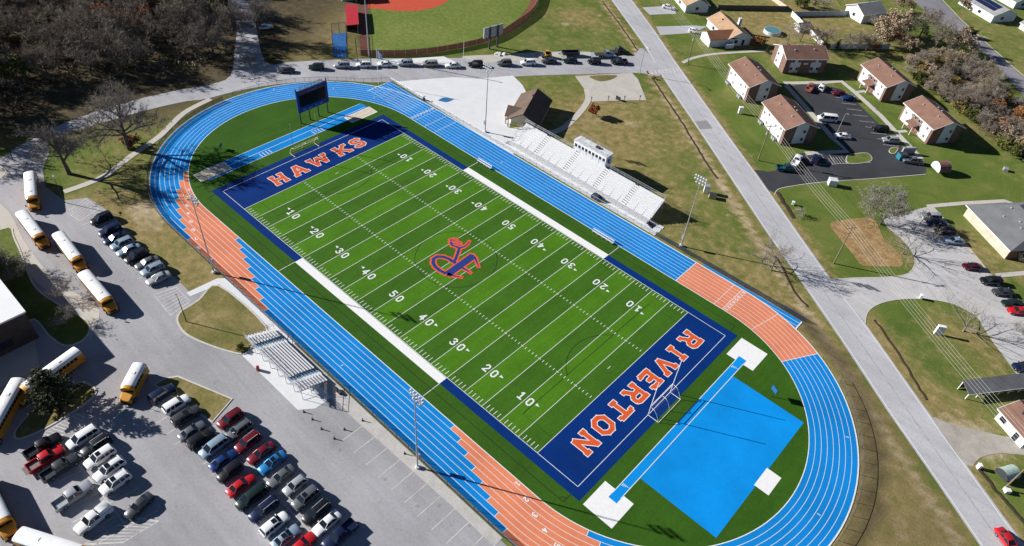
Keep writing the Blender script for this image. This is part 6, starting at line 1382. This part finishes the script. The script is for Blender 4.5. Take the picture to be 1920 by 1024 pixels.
# thicket on the right
TG='shrubs of the thicket by the back road'
TP_=GP([(1705,118),(1735,108),(1765,100),(1800,106),(1845,140),(1900,195),(1960,260),(1985,330),(1935,318),(1890,290),(1845,255),(1795,214),(1752,184),(1722,165),(1700,140)]); xs2=[p[0] for p in TP_]; ys2=[p[1] for p in TP_]; pts=[]; tries=0
while len(pts)<150 and tries<9000:
    tries+=1; x=rw.uniform(min(xs2),max(xs2)); y=rw.uniform(min(ys2),max(ys2))
    if inpoly(x,y,TP_) and all((x-a)**2+(y-b)**2>1.6**2 for a,b in pts): pts.append((x,y))
SL_={'shrub_b':('grey bare shrub in the thicket','bare_shrub'),'shrub_t':('tan leaved shrub in the thicket','tan_shrub'),'shrub_o':('olive green shrub in the thicket','olive_shrub'),'shrub_r':('orange leaved shrub in the thicket','orange_shrub'),'shrub_y':('yellowish shrub in the thicket','yellow_shrub')}
for x,y in pts:
    u,v=PJ(x,y); k=rw.random()
    if v>u*.72-1088 and k<.55: key='shrub_o'
    elif u>1865 and v>190 and k<.38: key='shrub_r'
    elif u>1800 and v<230 and k<.62: key='shrub_b'
    else: key=rw.choice(['shrub_t','shrub_t','shrub_y','shrub_b','shrub_b','shrub_t','shrub_b','shrub_y','shrub_t'])
    if rw.random()<.2: tree('wood%d'%rw.randint(0,3),x,y,rw.uniform(.36,.52),rw.uniform(0,6.28),'brown bare tree rising above the thicket shrubs','brown bare trees of the thicket','bare_tree'); continue
    lab,nm=SL_[key]; tree(key,x,y,rw.uniform(.8,1.45),rw.uniform(0,6.28),lab,TG,nm,'shrub')
for k in range(16):
    u,v=rw.uniform(1780,1915),rw.uniform(118,235)
    x,y=G(u,v)
    if inpoly(x,y,TP_): tree('grey2' if k%2 else 'wood%d'%(k%4),x,y,rw.uniform(.55,.8)*(.65 if k%2==0 else 1),rw.uniform(0,6.28),'grey bare sapling rising out of the thicket','bare saplings of the thicket','bare_sapling')
# single trees of the gardens above
for key,u,v,s,lab,nm in [('leafy_t',1652,84,1.25,'big tan leaved tree left of the back road','tan_tree'),('leafy_t',1674,70,1.35,'tall yellowish tree beside the back road bend','tan_tree'),('leafy_r',1664,86,.8,'small orange tree under the tall yellowish tree','orange_tree'),('shrub_r',1636,92,1.0,'orange bush against the blue-shaded garden fence','orange_shrub'),('leafy_t',1795,100,1.15,'pinkish tan tree at the edge of the back road','tan_tree'),
   ('grey2',1476,82,1.05,'bare garden tree left of the white diagonal fence','bare_tree'),('wood0',1525,92,.62,'brown bare tree right of the white diagonal fence','bare_tree'),('wood2',1548,84,.5,'low brown tree in the fenced garden','bare_tree'),('wood1',1608,96,.6,'bare double trunk tree at the blue-shaded fence','bare_tree'),('wood3',1622,97,.6,'leaning bare tree beside the double trunk tree','bare_tree'),('wood1',1722,72,.95,'tall dark bare tree beside the green lawn patch','bare_tree'),('wood2',1752,92,.85,'forked bare tree in front of the green lawn patch','bare_tree'),('shrub_r',1421,85,1.15,'reddish bush at the corner of the tan roofed house','reddish_shrub'),
   ('wood3',1500,78,.62,'bare tree leaning over the white diagonal fence','bare_tree'),('wood0',1586,100,.6,'brown bare tree at the left end of the blue-shaded fence','bare_tree'),('wood2',1694,72,.75,'dark bare tree between the tan tree and the back road','bare_tree'),('wood1',1640,62,.6,'bare tree beside the grey roofed house wall','bare_tree'),('leafy_t',1700,98,.8,'tan tree at the upper tip of the thicket','tan_tree'),('grey2',1770,60,.9,'grey bare tree on the back road verge','bare_tree'),('ever',1569,92,.36,'dark small evergreen at the fence corner behind the apartments','evergreen_tree'),('ever',1733,66,.36,'dark round evergreen below the tall dark bare tree','evergreen_tree'),('ever',1440,100,.3,'dark evergreen bush at the corner of the turned apartment','evergreen_tree'),('leafy_t',1525,14,.5,'pale green tree behind the upper garden fence','tan_tree'),('shrub_o',1500,14,1.4,'olive bush behind the upper garden fence','olive_shrub'),('shrub_b',1545,16,1.5,'grey bush behind the upper garden fence','bare_shrub'),('leafy_t',1690,22,.9,'tan tree next to the grey roofed house','tan_tree'),('shrub_t',1805,14,1.4,'tan bush at the verge by the solar house','tan_shrub'),('shrub_o',1815,70,1.2,'olive bush beside the pinkish tan tree','olive_shrub')]:
    at(key,u,v,s,lab,None,nm,'shrub' if 'shrub' in nm else 'tree')
at('shrub_t',1640,95,.6,'tan bush at the foot of the orange bush',None,'tan_shrub','shrub'); at('wood2',470,125,.28,'dark low bush at the driveway corner beneath the lone pale sedan',None,'bare_shrub','shrub',sx=.5); at('shrub_o',507,116,.55,'dark bush at the left end of the roadside car line',None,'olive_shrub','shrub',sx=.9)
# ================================================================ LIGHT AND CAMERA
AZ_SUN=208.5; EL=24.5
w=bpy.data.worlds.new('World'); sc.world=w; w.use_nodes=True; nt=w.node_tree; bg=nt.nodes['Background']; sky=nt.nodes.new('ShaderNodeTexSky'); sky.sky_type='NISHITA'; sky.sun_disc=False
sky.sun_elevation=R_(EL); sky.sun_rotation=R_(90-AZ_SUN+360); sky.air_density=1.0; sky.dust_density=.3; sky.altitude=6000; sky.ozone_density=2.0; nt.links.new(sky.outputs[0],bg.inputs[0]); bg.inputs[1].default_value=SKY_S
l=bpy.data.lights.new('sun','SUN'); l.energy=SUN_E; l.angle=R_(.53); l.color=(1.0,.965,.91); so=bpy.data.objects.new('sun',l); COL.objects.link(so)
d=Vector((math.cos(R_(AZ_SUN))*math.cos(R_(EL)),math.sin(R_(AZ_SUN))*math.cos(R_(EL)),math.sin(R_(EL)))); so.rotation_euler=d.to_track_quat('Z','Y').to_euler(); so.location=(-60,-120,120)
cam=bpy.data.cameras.new('camera'); co=bpy.data.objects.new('camera',cam); COL.objects.link(co); Rm=Matrix(RC.tolist()).transposed().to_4x4(); Rm.translation=Vector(CAM.tolist()); co.matrix_world=Rm
cam.sensor_fit='HORIZONTAL'; cam.sensor_width=36; cam.lens=FPX/1920*36; cam.clip_end=8000; cam.clip_start=1; sc.camera=co
vs=sc.view_settings; vs.view_transform='Standard'; vs.look='None'; vs.exposure=EXPO; vs.gamma=1; vs.use_curve_mapping=False
sc.cycles.max_bounces=6; sc.cycles.transparent_max_bounces=16; sc.cycles.use_denoising=True
